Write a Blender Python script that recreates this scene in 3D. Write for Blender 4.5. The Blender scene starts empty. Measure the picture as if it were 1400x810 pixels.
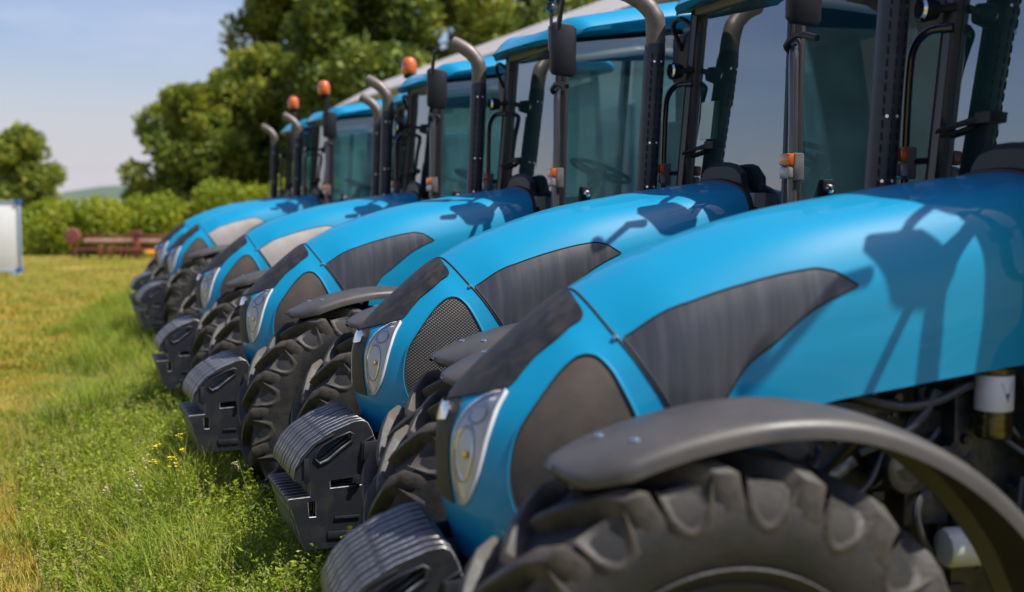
import bpy, bmesh, math, random
import numpy as np
from mathutils import Vector, Matrix
R = math.radians
sc = bpy.context.scene
col = sc.collection

# ------------------------------------------------------------------ camera
cam_d = bpy.data.cameras.new('camera')
cam = bpy.data.objects.new('camera', cam_d); col.objects.link(cam)
cam_d.sensor_width = 36.0
cam_d.lens = 1684.5 / 1400 * 36.0
cam.location = (0, 0, 1.7404)
cam.rotation_euler = (R(90 - 4.171), 0, 0)
cam_d.clip_start = 0.05; cam_d.clip_end = 3000
cam_d.dof.use_dof = True
cam_d.dof.focus_distance = 5.35
cam_d.dof.aperture_fstop = 1.55
cam_d.dof.aperture_blades = 8
sc.camera = cam

# ------------------------------------------------------------------ world, sun, exposure
SUN = Vector((.565, -.177, 1.0)).normalized()
elev = math.asin(SUN.z); azim = math.atan2(SUN.x, SUN.y)
world = bpy.data.worlds.new('World'); sc.world = world; world.use_nodes = True
wn = world.node_tree; wn.nodes.clear()
sky = wn.nodes.new('ShaderNodeTexSky'); sky.sky_type = 'NISHITA'; sky.sun_disc = False
sky.sun_elevation = elev; sky.sun_rotation = azim
sky.air_density = 1.0; sky.dust_density = 1.6; sky.ozone_density = 1.2
hs = wn.nodes.new('ShaderNodeHueSaturation'); hs.inputs['Saturation'].default_value = 1.12; hs.inputs['Hue'].default_value = 0.505
bg = wn.nodes.new('ShaderNodeBackground'); bg.inputs['Strength'].default_value = 0.098
wo = wn.nodes.new('ShaderNodeOutputWorld')
tint = wn.nodes.new('ShaderNodeMix'); tint.data_type = 'RGBA'; tint.blend_type = 'MULTIPLY'; tint.inputs[0].default_value = 1; tint.inputs[7].default_value = (.98, .93, 1.03, 1)
wn.links.new(sky.outputs[0], hs.inputs['Color']); wn.links.new(hs.outputs[0], tint.inputs[6]); 
# pale haze towards the horizon and thin broken cloud low down, all the way round
tcw = wn.nodes.new('ShaderNodeTexCoord'); sx = wn.nodes.new('ShaderNodeSeparateXYZ'); wn.links.new(tcw.outputs['Generated'], sx.inputs[0])
hz = wn.nodes.new('ShaderNodeMapRange'); hz.interpolation_type = 'SMOOTHERSTEP'; hz.inputs[1].default_value = -.02; hz.inputs[2].default_value = .17; hz.inputs[3].default_value = .85; hz.inputs[4].default_value = 0
wn.links.new(sx.outputs['Z'], hz.inputs[0])
m1 = wn.nodes.new('ShaderNodeMix'); m1.data_type = 'RGBA'; m1.inputs[7].default_value = (4.7, 4.55, 5.05, 1); wn.links.new(hz.outputs[0], m1.inputs[0]); wn.links.new(tint.outputs[2], m1.inputs[6])
mpw = wn.nodes.new('ShaderNodeMapping'); mpw.inputs['Scale'].default_value = (1.6, 1.6, 7); wn.links.new(tcw.outputs['Generated'], mpw.inputs[0])
cn = wn.nodes.new('ShaderNodeTexNoise'); cn.inputs['Scale'].default_value = 2.2; cn.inputs['Detail'].default_value = 7; cn.inputs['Roughness'].default_value = .55; wn.links.new(mpw.outputs[0], cn.inputs['Vector'])
c1 = wn.nodes.new('ShaderNodeMapRange'); c1.inputs[1].default_value = .50; c1.inputs[2].default_value = .72; c1.inputs[4].default_value = .22; wn.links.new(cn.outputs['Fac'], c1.inputs[0])
c2 = wn.nodes.new('ShaderNodeMapRange'); c2.interpolation_type = 'SMOOTHERSTEP'; c2.inputs[1].default_value = .05; c2.inputs[2].default_value = .35; c2.inputs[3].default_value = 1; c2.inputs[4].default_value = .12; wn.links.new(sx.outputs['Z'], c2.inputs[0])
cm = wn.nodes.new('ShaderNodeMath'); cm.operation = 'MULTIPLY'; wn.links.new(c1.outputs[0], cm.inputs[0]); wn.links.new(c2.outputs[0], cm.inputs[1])
m2 = wn.nodes.new('ShaderNodeMix'); m2.data_type = 'RGBA'; m2.inputs[7].default_value = (7.6, 6.9, 7.3, 1); wn.links.new(cm.outputs[0], m2.inputs[0]); wn.links.new(m1.outputs[2], m2.inputs[6])
wn.links.new(m2.outputs[2], bg.inputs[0]); wn.links.new(bg.outputs[0], wo.inputs[0])
sl = bpy.data.lights.new('sun', 'SUN'); sun = bpy.data.objects.new('sun', sl); col.objects.link(sun)
sl.energy = 4.5; sl.angle = R(0.53); sl.color = (1.0, 0.95, 0.86)
sun.rotation_euler = SUN.to_track_quat('Z', 'Y').to_euler(); sun.location = (20, -10, 30)
sc.view_settings.view_transform = 'Standard'; sc.view_settings.look = 'None'
sc.view_settings.exposure = 0.56; sc.view_settings.gamma = 1.0; sc.view_settings.use_curve_mapping = False
sc.render.engine = 'CYCLES'
sc.cycles.use_denoising = True
sc.cycles.max_bounces = 8; sc.cycles.transparent_max_bounces = 24; sc.cycles.caustics_reflective = False; sc.cycles.caustics_refractive = False

# ------------------------------------------------------------------ materials
def nd(nt, t, **kw):
    n = nt.nodes.new(t)
    for k, v in kw.items(): setattr(n, k, v)
    return n
def mat(name, base, rough=.5, metal=0, coat=0, coat_rough=.05, var=None, scale=6, detail=5, bump=0, bump_scale=60, spec=.5, stretch=None, var2=None, scale2=1.2, thr=(.35, .65), ramp_rough=None, trans=0):
    m = bpy.data.materials.new(name); m.use_nodes = True
    nt = m.node_tree; b = nt.nodes['Principled BSDF']
    b.inputs['Base Color'].default_value = (*base, 1); b.inputs['Roughness'].default_value = rough
    b.inputs['Metallic'].default_value = metal; b.inputs['Coat Weight'].default_value = coat
    b.inputs['Coat Roughness'].default_value = coat_rough; b.inputs['Specular IOR Level'].default_value = spec
    tc = nd(nt, 'ShaderNodeTexCoord'); mp = nd(nt, 'ShaderNodeMapping')
    nt.links.new(tc.outputs['Object'], mp.inputs[0])
    if stretch: mp.inputs['Scale'].default_value = stretch
    last = None
    if var:
        n = nd(nt, 'ShaderNodeTexNoise'); n.inputs['Scale'].default_value = scale; n.inputs['Detail'].default_value = detail; n.inputs['Roughness'].default_value = .6
        nt.links.new(mp.outputs[0], n.inputs['Vector'])
        r = nd(nt, 'ShaderNodeMapRange'); r.inputs[1].default_value = thr[0]; r.inputs[2].default_value = thr[1]
        nt.links.new(n.outputs['Fac'], r.inputs[0])
        mx = nd(nt, 'ShaderNodeMix', data_type='RGBA'); mx.inputs[6].default_value = (*base, 1); mx.inputs[7].default_value = (*var, 1)
        nt.links.new(r.outputs[0], mx.inputs[0]); last = mx.outputs[2]
        if ramp_rough is not None:
            rr = nd(nt, 'ShaderNodeMapRange'); rr.inputs[3].default_value = rough; rr.inputs[4].default_value = ramp_rough
            nt.links.new(r.outputs[0], rr.inputs[0]); nt.links.new(rr.outputs[0], b.inputs['Roughness'])
        if var2:
            n2 = nd(nt, 'ShaderNodeTexNoise'); n2.inputs['Scale'].default_value = scale2; n2.inputs['Detail'].default_value = 3
            nt.links.new(mp.outputs[0], n2.inputs['Vector'])
            r2 = nd(nt, 'ShaderNodeMapRange'); r2.inputs[1].default_value = .45; r2.inputs[2].default_value = .62
            nt.links.new(n2.outputs['Fac'], r2.inputs[0])
            m2 = nd(nt, 'ShaderNodeMix', data_type='RGBA'); nt.links.new(last, m2.inputs[6]); m2.inputs[7].default_value = (*var2, 1)
            nt.links.new(r2.outputs[0], m2.inputs[0]); last = m2.outputs[2]
        nt.links.new(last, b.inputs['Base Color'])
    if bump:
        n = nd(nt, 'ShaderNodeTexNoise'); n.inputs['Scale'].default_value = bump_scale; n.inputs['Detail'].default_value = 4
        nt.links.new(mp.outputs[0], n.inputs['Vector'])
        bp = nd(nt, 'ShaderNodeBump'); bp.inputs['Strength'].default_value = bump; bp.inputs['Distance'].default_value = .004
        nt.links.new(n.outputs['Fac'], bp.inputs['Height']); nt.links.new(bp.outputs[0], b.inputs['Normal'])
    if trans: b.inputs['Transmission Weight'].default_value = trans
    return m
def leafmat(name, a, c, rough=.55, trans=.35, yellow=None, nscale=.9):
    """thin leaf: diffuse + translucent, per-leaf variation from a random face attribute"""
    m = bpy.data.materials.new(name); m.use_nodes = True; nt = m.node_tree; nt.nodes.clear()
    at = nd(nt, 'ShaderNodeAttribute'); at.attribute_name = 'rnd'
    mx = nd(nt, 'ShaderNodeMix', data_type='RGBA'); mx.inputs[6].default_value = (*a, 1); mx.inputs[7].default_value = (*c, 1)
    nt.links.new(at.outputs['Fac'], mx.inputs[0]); last = mx.outputs[2]
    tc = nd(nt, 'ShaderNodeTexCoord')
    n = nd(nt, 'ShaderNodeTexNoise'); n.inputs['Scale'].default_value = nscale; n.inputs['Detail'].default_value = 7; n.inputs['Roughness'].default_value = .65
    nt.links.new(tc.outputs['Object'], n.inputs['Vector'])
    if yellow:
        r = nd(nt, 'ShaderNodeMapRange'); r.inputs[1].default_value = .45; r.inputs[2].default_value = .68
        nt.links.new(n.outputs['Fac'], r.inputs[0])
        m2 = nd(nt, 'ShaderNodeMix', data_type='RGBA'); nt.links.new(last, m2.inputs[6]); m2.inputs[7].default_value = (*yellow, 1)
        nt.links.new(r.outputs[0], m2.inputs[0]); last = m2.outputs[2]
    p = nd(nt, 'ShaderNodeBsdfPrincipled'); p.inputs['Roughness'].default_value = rough; p.inputs['Specular IOR Level'].default_value = .3
    t = nd(nt, 'ShaderNodeBsdfTranslucent'); ms = nd(nt, 'ShaderNodeMixShader'); ms.inputs[0].default_value = trans
    nt.links.new(last, p.inputs['Base Color']); nt.links.new(last, t.inputs['Color'])
    o = nd(nt, 'ShaderNodeOutputMaterial')
    nt.links.new(p.outputs[0], ms.inputs[1]); nt.links.new(t.outputs[0], ms.inputs[2]); nt.links.new(ms.outputs[0], o.inputs[0])
    return m
def glassmat(name, tint, ior=1.52, rough=.01, refl=1.0, dust=.05, dust_sheen=(.55, .55, .52)):
    m = bpy.data.materials.new(name); m.use_nodes = True; nt = m.node_tree; nt.nodes.clear()
    tr = nd(nt, 'ShaderNodeBsdfTransparent'); tr.inputs[0].default_value = (*tint, 1)
    gl = nd(nt, 'ShaderNodeBsdfGlossy'); gl.inputs['Roughness'].default_value = rough; gl.inputs['Color'].default_value = (refl, refl, refl, 1)
    fr = nd(nt, 'ShaderNodeFresnel'); fr.inputs[0].default_value = ior
    ms = nd(nt, 'ShaderNodeMixShader'); o = nd(nt, 'ShaderNodeOutputMaterial')
    d1 = nd(nt, 'ShaderNodeBsdfDiffuse'); d1.inputs[0].default_value = (*dust_sheen, 1); d2 = nd(nt, 'ShaderNodeBsdfTranslucent'); d2.inputs[0].default_value = (*dust_sheen, 1)
    df = nd(nt, 'ShaderNodeMixShader'); df.inputs[0].default_value = .5; nt.links.new(d1.outputs[0], df.inputs[1]); nt.links.new(d2.outputs[0], df.inputs[2]); m0 = nd(nt, 'ShaderNodeMixShader')
    tc = nd(nt, 'ShaderNodeTexCoord'); nz = nd(nt, 'ShaderNodeTexNoise'); nz.inputs['Scale'].default_value = 3; nz.inputs['Detail'].default_value = 6; nt.links.new(tc.outputs['Object'], nz.inputs['Vector'])
    mr_ = nd(nt, 'ShaderNodeMapRange'); mr_.inputs[1].default_value = .3; mr_.inputs[2].default_value = .8; mr_.inputs[3].default_value = dust * .5; mr_.inputs[4].default_value = dust * 1.6
    nt.links.new(nz.outputs['Fac'], mr_.inputs[0]); nt.links.new(mr_.outputs[0], m0.inputs[0]); nt.links.new(tr.outputs[0], m0.inputs[1]); nt.links.new(df.outputs[0], m0.inputs[2])
    nt.links.new(fr.outputs[0], ms.inputs[0]); nt.links.new(m0.outputs[0], ms.inputs[1]); nt.links.new(gl.outputs[0], ms.inputs[2]); nt.links.new(ms.outputs[0], o.inputs[0])
    return m
M = {}
M['blue'] = mat('blue_paint', (.002, .238, .43), rough=.5, spec=.2, coat=.5, coat_rough=.03, var=(.003, .250, .445), scale=3, bump=.03, bump_scale=8)
M['cap'] = mat('nose_cap_plastic', (.012, .012, .013), rough=.55, var=(.045, .038, .030), scale=16, detail=10, bump=.25, bump_scale=500, thr=(.40, .75), ramp_rough=.75)
M['vent'] = mat('side_panel_grey', (.040, .043, .052), rough=.33, var=(.075, .078, .088), scale=5, detail=6, stretch=(7, 1, .35), bump=.04, bump_scale=300, thr=(.42, .75))
M['vent_sky_sheen'] = mat('side_panel_sky_sheen', (.34, .31, .29), rough=.4, var=(.42, .39, .36), scale=6, bump=.05, bump_scale=300)  # paler copy of the panel grey, sky reflection held in its colour
M['black'] = mat('black_plastic', (.008, .009, .013), spec=.3, rough=.42, var=(.016, .016, .018), scale=9, bump=.1, bump_scale=200)
M['rubberseal'] = mat('rubber_seal', (.010, .010, .012), rough=.6)
M['gap'] = mat('panel_gap', (.006, .010, .014), rough=.7)
M['iron'] = mat('cast_iron_grey', (.018, .020, .026), rough=.38, var=(.040, .037, .034), scale=10, detail=8, bump=.25, bump_scale=160, thr=(.5, .8), ramp_rough=.6)
def wear(m, colr, lo=.53, hi=.60):
    nt = m.node_tree; b = nt.nodes['Principled BSDF']; src = b.inputs['Base Color'].links[0].from_socket
    g = nd(nt, 'ShaderNodeNewGeometry'); r = nd(nt, 'ShaderNodeMapRange'); r.inputs[1].default_value = lo; r.inputs[2].default_value = hi
    mx = nd(nt, 'ShaderNodeMix', data_type='RGBA'); nt.links.new(g.outputs['Pointiness'], r.inputs[0]); nt.links.new(r.outputs[0], mx.inputs[0])
    nt.links.new(src, mx.inputs[6]); mx.inputs[7].default_value = (*colr, 1); nt.links.new(mx.outputs[2], b.inputs['Base Color'])
M['ironglint'] = mat('iron_edge_glint', (.42, .42, .44), rough=.34, var=(.07, .065, .06), scale=25, metal=.3)  # sun glint along the plate edges, painted as a bright colour
M['tyre'] = mat('tyre_rubber', (.014, .0145, .016), rough=.58, var=(.040, .034, .028), scale=9, detail=9, bump=.3, bump_scale=90, thr=(.45, .80), ramp_rough=.9)
M['lug'] = mat('tyre_lug_rubber', (.020, .019, .019), rough=.55, var=(.105, .086, .068), scale=7, detail=9, bump=.35, bump_scale=70, thr=(.42, .70), ramp_rough=.9)
M['fender'] = mat('fender_plastic', (.044, .042, .043), rough=.40, var=(.075, .066, .058), scale=4, detail=8, bump=.1, bump_scale=350, thr=(.35, .75), ramp_rough=.6)
M['rim'] = mat('rim_silver', (.35, .36, .37), rough=.4, metal=.4, var=(.25, .24, .22), scale=8)
M['exh'] = mat('exhaust_shield', (.018, .022, .036), rough=.42, metal=.2, var=(.035, .038, .050), scale=10, bump=.05)
M['slot'] = mat('shield_slot', (.003, .003, .004), rough=.8)
M['pipe'] = mat('exhaust_pipe', (.11, .098, .092), rough=.5, metal=.4, var=(.20, .16, .14), scale=8, bump=.15, bump_scale=80)
M['frame'] = mat('cab_frame', (.012, .012, .015), rough=.25, coat=.5, var=(.018, .018, .020), scale=5)
M['rail'] = mat('rail_paint', (.045, .042, .044), rough=.2, coat=.8, var=(.06, .055, .055), scale=5)
M['lamphousing'] = mat('lamp_housing', (.16, .155, .15), rough=.3, var=(.10, .10, .10), scale=20)
M['chrome'] = mat('chrome', (.75, .74, .72), rough=.16, metal=1)
M['bezel'] = mat('headlight_bezel', (.80, .79, .80), rough=.3, metal=0, var=(.68, .66, .62), scale=5, detail=3)
M['reflector'] = mat('headlight_reflector', (.85, .85, .88), rough=.2, metal=.35, var=(.45, .48, .56), scale=9)
M['bulb'] = mat('indicator_bulb', (.75, .42, .05), rough=.2)
M['amber'] = mat('amber_lens', (.95, .20, .02), rough=.12, coat=1, var=(.75, .12, .01), scale=30, trans=.25)
M['clearlens'] = mat('clear_lens', (.36, .33, .30), rough=.15, coat=1, var=(.20, .16, .14), scale=40)
M['glass'] = glassmat('door_glass', (.88, .985, .97), ior=1.75, dust=.10, dust_sheen=(.26, .62, .74))  # teal of the dust film also stands in for pale window reflections
M['wsglass'] = glassmat('windscreen_glass', (.84, .975, .96), ior=3.2, dust=.12, dust_sheen=(.20, .58, .58))  # teal of the dust film also stands in for the lit interior
M['lampglass'] = glassmat('lamp_glass', (.99, .99, .985), ior=1.35, dust=.01)
M['interior'] = mat('cab_interior', (.20, .21, .21), rough=.6, var=(.26, .27, .27), scale=5)
M['seat'] = mat('seat_fabric', (.10, .11, .12), rough=.85, var=(.10, .10, .11), scale=30)
M['headliner'] = mat('headliner', (.20, .20, .20), rough=.8)
M['engine'] = mat('engine_metal', (.022, .027, .034), rough=.4, metal=.3, var=(.075, .070, .065), scale=14, detail=8, bump=.4, bump_scale=60)
M['clutter'] = mat('engine_clutter_mix', (.025, .03, .04), rough=.4, metal=.2, var=(.12, .13, .145), scale=11, detail=2, thr=(.5, .6))
M['hose'] = mat('rubber_hose', (.045, .046, .050), rough=.4)
M['label'] = mat('filter_label', (.62, .63, .66), rough=.4)
M['labelblue'] = mat('label_print', (.05, .07, .30), rough=.4)
M['brass'] = mat('filter_can', (.16, .13, .03), rough=.25, metal=.7, var=(.03, .03, .02), scale=6, stretch=(3, 3, 12))
M['white'] = mat('white_plastic', (.58, .62, .55), rough=.35, var=(.48, .50, .44), scale=8)
M['paper'] = mat('paper_sticker', (.55, .66, .58), rough=.6)
M['mesh'] = None
def grille_mat():
    m = bpy.data.materials.new('grille_mesh'); m.use_nodes = True; nt = m.node_tree; b = nt.nodes['Principled BSDF']
    tc = nd(nt, 'ShaderNodeTexCoord'); sp = nd(nt, 'ShaderNodeSeparateXYZ'); nt.links.new(tc.outputs['Object'], sp.inputs[0])
    def sine(sock, k, add=None):
        a = nd(nt, 'ShaderNodeMath', operation='MULTIPLY'); nt.links.new(sock, a.inputs[0]); a.inputs[1].default_value = k
        s = nd(nt, 'ShaderNodeMath', operation='SINE'); nt.links.new(a.outputs[0], s.inputs[0]); return s.outputs[0]
    sx = sine(sp.outputs[0], 430); sz = sine(sp.outputs[2], 520)
    mu = nd(nt, 'ShaderNodeMath', operation='MULTIPLY'); nt.links.new(sx, mu.inputs[0]); nt.links.new(sz, mu.inputs[1])
    r = nd(nt, 'ShaderNodeMapRange'); r.inputs[1].default_value = -.15; r.inputs[2].default_value = .45; nt.links.new(mu.outputs[0], r.inputs[0])
    n = nd(nt, 'ShaderNodeTexNoise'); n.inputs['Scale'].default_value = 7; n.inputs['Detail'].default_value = 8; nt.links.new(tc.outputs['Object'], n.inputs['Vector'])
    mx0 = nd(nt, 'ShaderNodeMix', data_type='RGBA'); mx0.inputs[6].default_value = (.085, .082, .080, 1); mx0.inputs[7].default_value = (.15, .115, .085, 1)
    rn = nd(nt, 'ShaderNodeMapRange'); rn.inputs[1].default_value = .4; rn.inputs[2].default_value = .7; nt.links.new(n.outputs['Fac'], rn.inputs[0]); nt.links.new(rn.outputs[0], mx0.inputs[0])
    mx = nd(nt, 'ShaderNodeMix', data_type='RGBA'); mx.inputs[6].default_value = (.007, .007, .008, 1); nt.links.new(mx0.outputs[2], mx.inputs[7]); nt.links.new(r.outputs[0], mx.inputs[0])
    nt.links.new(mx.outputs[2], b.inputs['Base Color']); b.inputs['Roughness'].default_value = .5
    bp = nd(nt, 'ShaderNodeBump'); bp.inputs['Strength'].default_value = .6; bp.inputs['Distance'].default_value = .003
    nt.links.new(r.outputs[0], bp.inputs['Height']); nt.links.new(bp.outputs[0], b.inputs['Normal'])
    return m
M['mesh'] = grille_mat()

# ------------------------------------------------------------------ mesh helpers
class MB:
    def __init__(s): s.v = []; s.f = []
    def add(s, vs, fs):
        o = len(s.v); s.v += [tuple(map(float, p)) for p in vs]; s.f += [tuple(i + o for i in f) for f in fs]; return s
    def box(s, c, d, rot=None):
        x, y, z = (k / 2 for k in d)
        vs = [Vector((a * x, b * y, e * z)) for a in (-1, 1) for b in (-1, 1) for e in (-1, 1)]
        if rot is not None: vs = [rot @ v for v in vs]
        vs = [v + Vector(c) for v in vs]
        return s.add(vs, [(0, 1, 3, 2), (4, 6, 7, 5), (0, 4, 5, 1), (2, 3, 7, 6), (0, 2, 6, 4), (1, 5, 7, 3)])
    def hexa(s, a, b):      # two quads (4 pts each) joined
        return s.add(list(a) + list(b), [(3, 2, 1, 0), (4, 5, 6, 7), (0, 1, 5, 4), (1, 2, 6, 5), (2, 3, 7, 6), (3, 0, 4, 7)])
    def tube(s, path, r, n=10, cap=True, flat=None):
        P = [Vector(p) for p in path]; rs = r if isinstance(r, (list, tuple)) else [r] * len(P)
        vs = []; up = None
        for i, p in enumerate(P):
            t = (P[min(i + 1, len(P) - 1)] - P[max(i - 1, 0)]).normalized()
            if up is None:
                up = Vector((0, 0, 1)) if abs(t.z) < .9 else Vector((1, 0, 0))
            a = t.cross(up)
            if a.length < 1e-5: a = t.cross(Vector((0, 1, 0)))
            a.normalize(); b = a.cross(t).normalized(); up = b
            fl = flat or (1, 1)
            for k in range(n):
                w = 2 * math.pi * k / n
                vs.append(p + a * math.cos(w) * rs[i] * fl[0] + b * math.sin(w) * rs[i] * fl[1])
        fs = [(i * n + k, i * n + (k + 1) % n, (i + 1) * n + (k + 1) % n, (i + 1) * n + k) for i in range(len(P) - 1) for k in range(n)]
        if cap: fs += [tuple(range(n - 1, -1, -1)), tuple((len(P) - 1) * n + k for k in range(n))]
        return s.add(vs, fs)
    def cyl(s, a, b, r, n=20, r2=None):
        return s.tube([a, b], [r, r if r2 is None else r2], n)
    def lathe(s, prof, axis='y', c=(0, 0, 0), n=48, closed=False):
        vs = []; m = len(prof)
        for k in range(n):
            w = 2 * math.pi * k / n
            for (r, h) in prof:
                q = {'y': (r * math.cos(w), h, r * math.sin(w)), 'z': (r * math.cos(w), r * math.sin(w), h), 'x': (h, r * math.cos(w), r * math.sin(w))}[axis]
                vs.append(tuple(q[i] + c[i] for i in range(3)))
        fs = []
        for k in range(n):
            k2 = (k + 1) % n
            for j in range(m if closed else m - 1):
                j2 = (j + 1) % m
                fs.append((k * m + j, k * m + j2, k2 * m + j2, k2 * m + j))
        return s.add(vs, fs)
    def prism(s, poly, y0, y1, plane='xz'):
        n = len(poly)
        mk = {'xz': lambda p, t: (p[0], t, p[1]), 'xy': lambda p, t: (p[0], p[1], t), 'yz': lambda p, t: (t, p[0], p[1])}[plane]
        return s.add([mk(p, y0) for p in poly] + [mk(p, y1) for p in poly],
                     [tuple(range(n)), tuple(range(2 * n - 1, n - 1, -1))] + [(i, (i + 1) % n, n + (i + 1) % n, n + i)[::-1] for i in range(n)])
    def mesh(s, name, m, bevel=0, smooth=True, angle=35, seg=2):
        me = bpy.data.meshes.new(name)
        me.from_pydata(s.v, [], s.f)
        bm = bmesh.new(); bm.from_mesh(me)
        bmesh.ops.recalc_face_normals(bm, faces=bm.faces)
        if bevel:
            es = [e for e in bm.edges if len(e.link_faces) == 2 and e.calc_face_angle(0) > R(30)]
            bmesh.ops.bevel(bm, geom=es, offset=bevel, segments=seg, profile=.5, affect='EDGES', clamp_overlap=True)
        if smooth:
            for f in bm.faces: f.smooth = True
            for e in bm.edges:
                if len(e.link_faces) == 2 and e.calc_face_angle(0) > R(angle): e.smooth = False
        bm.to_mesh(me); bm.free()
        if m is not None: me.materials.append(m if not isinstance(m, str) else M[m])
        return me
    def build(s, name, m, parent=None, **kw):
        return link(name, s.mesh(name, m, **kw), parent)
def link(name, me, parent=None):
    o = bpy.data.objects.new(name, me); col.objects.link(o)
    if parent is not None: o.parent = parent
    return o
def empty(name, loc=(0, 0, 0), rz=0):
    o = bpy.data.objects.new(name, None); col.objects.link(o); o.location = loc; o.rotation_euler = (0, 0, rz); o.empty_display_size = .2
    return o
def tag(o, label=None, cat=None, group=None, kind=None):
    if label: o['label'] = label
    if cat: o['category'] = cat
    if group: o['group'] = group
    if kind: o['kind'] = kind
    return o
def arc(c, r, a0, a1, n):   # points in a plane
    return [(c[0] + r * math.cos(R(a0 + (a1 - a0) * i / (n - 1))), c[1] + r * math.sin(R(a0 + (a1 - a0) * i / (n - 1)))) for i in range(n)]
def smooth_path(P, k=6):
    P = np.array(P, float); n = len(P) - 1
    return [tuple(p) for p in cr(P, np.linspace(0, n, n * k + 1))]

# ------------------------------------------------------------------ bonnet surface (ribs from rear to nose, left half)
RIB = [
 [(-1.10,.385,1.33),(-1.10,.385,1.50),(-1.10,.365,1.68),(-1.10,.30,1.80),(-1.10,.15,1.845),(-1.10,0,1.857)],
 [(-.85,.39,1.30),(-.85,.39,1.47),(-.85,.37,1.65),(-.85,.295,1.775),(-.85,.145,1.815),(-.85,0,1.828)],
 [(-.60,.395,1.265),(-.60,.39,1.43),(-.60,.37,1.60),(-.60,.285,1.73),(-.60,.14,1.775),(-.60,0,1.79)],
 [(-.30,.395,1.215),(-.28,.395,1.38),(-.27,.375,1.54),(-.27,.285,1.665),(-.27,.14,1.712),(-.27,0,1.727)],
 [(-.05,.395,1.115),(0,.395,1.28),(.03,.365,1.44),(.04,.275,1.545),(.05,.135,1.603),(.05,0,1.618)],
 [(.02,.39,1.05),(.08,.395,1.2),(.16,.36,1.335),(.21,.28,1.415),(.245,.14,1.49),(.25,0,1.515)],
 [(.19,.385,.92),(.25,.385,1.1),(.28,.345,1.27),(.315,.26,1.365),(.33,.13,1.435),(.335,0,1.455)],
 [(.37,.355,.83),(.42,.345,1.0),(.42,.31,1.17),(.42,.24,1.28),(.42,.12,1.36),(.42,0,1.385)],
 [(.49,.28,.79),(.535,.265,.95),(.525,.24,1.12),(.51,.195,1.22),(.50,.10,1.295),(.50,0,1.32)],
 [(.56,.16,.785),(.60,.15,.95),(.60,.145,1.1),(.58,.125,1.185),(.57,.07,1.235),(.56,0,1.255)],
 [(.58,0,.78),(.625,0,.95),(.632,0,1.1),(.62,0,1.175),(.605,0,1.205),(.59,0,1.225)]]
CR = np.array(RIB)
def cr(P, t):
    n = len(P) - 1; t = np.clip(t, 0, n - 1e-9); i = np.floor(t).astype(int); f = (t - i)
    Pe = np.concatenate([2 * P[:1] - P[1:2], P, 2 * P[-1:] - P[-2:-1]])
    a, b, c, d = Pe[i], Pe[i + 1], Pe[i + 2], Pe[i + 3]
    f = f.reshape(f.shape + (1,) * (P.ndim - 1))
    return .5 * (2 * b + (c - a) * f + (2 * a - 5 * b + 4 * c - d) * f * f + (3 * b - a - 3 * c + d) * f ** 3)
_Cm = np.concatenate([CR, CR[:, -2:-3:-1] * np.array([1, -1, 1])], axis=1)
_Cn = np.concatenate([_Cm, _Cm[-2:-3:-1] * np.array([1, -1, 1])], axis=0)
def S(u, v):
    u = np.atleast_1d(np.array(u, float)); v = np.atleast_1d(np.array(v, float))
    A = cr(_Cn, np.clip(u, 0, 10.999)); i = np.clip(np.floor(v).astype(int), 0, 4); f = (v - i)[:, None]
    Ae = np.concatenate([2 * A[:, :1] - A[:, 1:2], A], axis=1); r = np.arange(len(u))
    a, b, c, d = Ae[r, i], Ae[r, i + 1], Ae[r, i + 2], Ae[r, i + 3]
    return .5 * (2 * b + (c - a) * f + (2 * a - 5 * b + 4 * c - d) * f * f + (3 * b - a - 3 * c + d) * f ** 3)
def SN(u, v):
    e = .02; u = np.array(u, float); v = np.array(v, float)
    du = S(u + e, v) - S(np.maximum(u - e, 0), v); dv = S(u, np.minimum(v + e, 5)) - S(u, np.maximum(v - e, 0))
    n = np.cross(du, dv); n /= np.linalg.norm(n, axis=1)[:, None] + 1e-12
    P = S(u, v); out = P - np.array([-.1, 0, 1.2]); out[:, 0] *= .4
    n *= np.sign((n * out).sum(1))[:, None]; return n
def body_mesh(name, u0, u1, m, nu, nv=56):
    us = np.linspace(u0, u1, nu); vs = np.linspace(0, 5, nv)
    mb = MB()
    for sgn in (1, -1):
        rows = []
        for u in us:
            P = S(np.full(nv, u), vs); N = SN(np.full(nv, u), vs)
            lip = P[0] - N[0] * .014; lip2 = lip + np.array([0, 0, .05]) - N[0] * .002
            rows.append(np.vstack([lip2, lip, P]))
        V = np.array(rows); V[:, :, 1] *= sgn
        n2 = nv + 2
        fs = [(i * n2 + j, i * n2 + j + 1, (i + 1) * n2 + j + 1, (i + 1) * n2 + j) for i in range(nu - 1) for j in range(n2 - 1)]
        mb.add(V.reshape(-1, 3), fs)
    me = bpy.data.meshes.new(name); me.from_pydata(mb.v, [], mb.f)
    bm = bmesh.new(); bm.from_mesh(me); bmesh.ops.remove_doubles(bm, verts=bm.verts, dist=.0004)
    bmesh.ops.recalc_face_normals(bm, faces=bm.faces)
    if sum(f.normal.z * f.calc_area() for f in bm.faces) < 0: bmesh.ops.reverse_faces(bm, faces=bm.faces)
    for f in bm.faces: f.smooth = True
    for e in bm.edges:
        if len(e.link_faces) == 2 and e.calc_face_angle(0) > R(50): e.smooth = False
    bm.to_mesh(me); bm.free(); me.materials.append(M[m]); return me
def resample(P, n):
    P = np.array(P, float); d = np.r_[0, np.cumsum(np.linalg.norm(np.diff(P, axis=0), axis=1))]
    t = np.linspace(0, d[-1], n); return np.c_[np.interp(t, d, P[:, 0]), np.interp(t, d, P[:, 1])]
def rail(P, n, curved=True):
    P = np.array(P, float)
    if curved: P = cr(P, np.linspace(0, len(P) - 1, 12 * (len(P) - 1) + 1))
    return resample(P, n)
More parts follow.
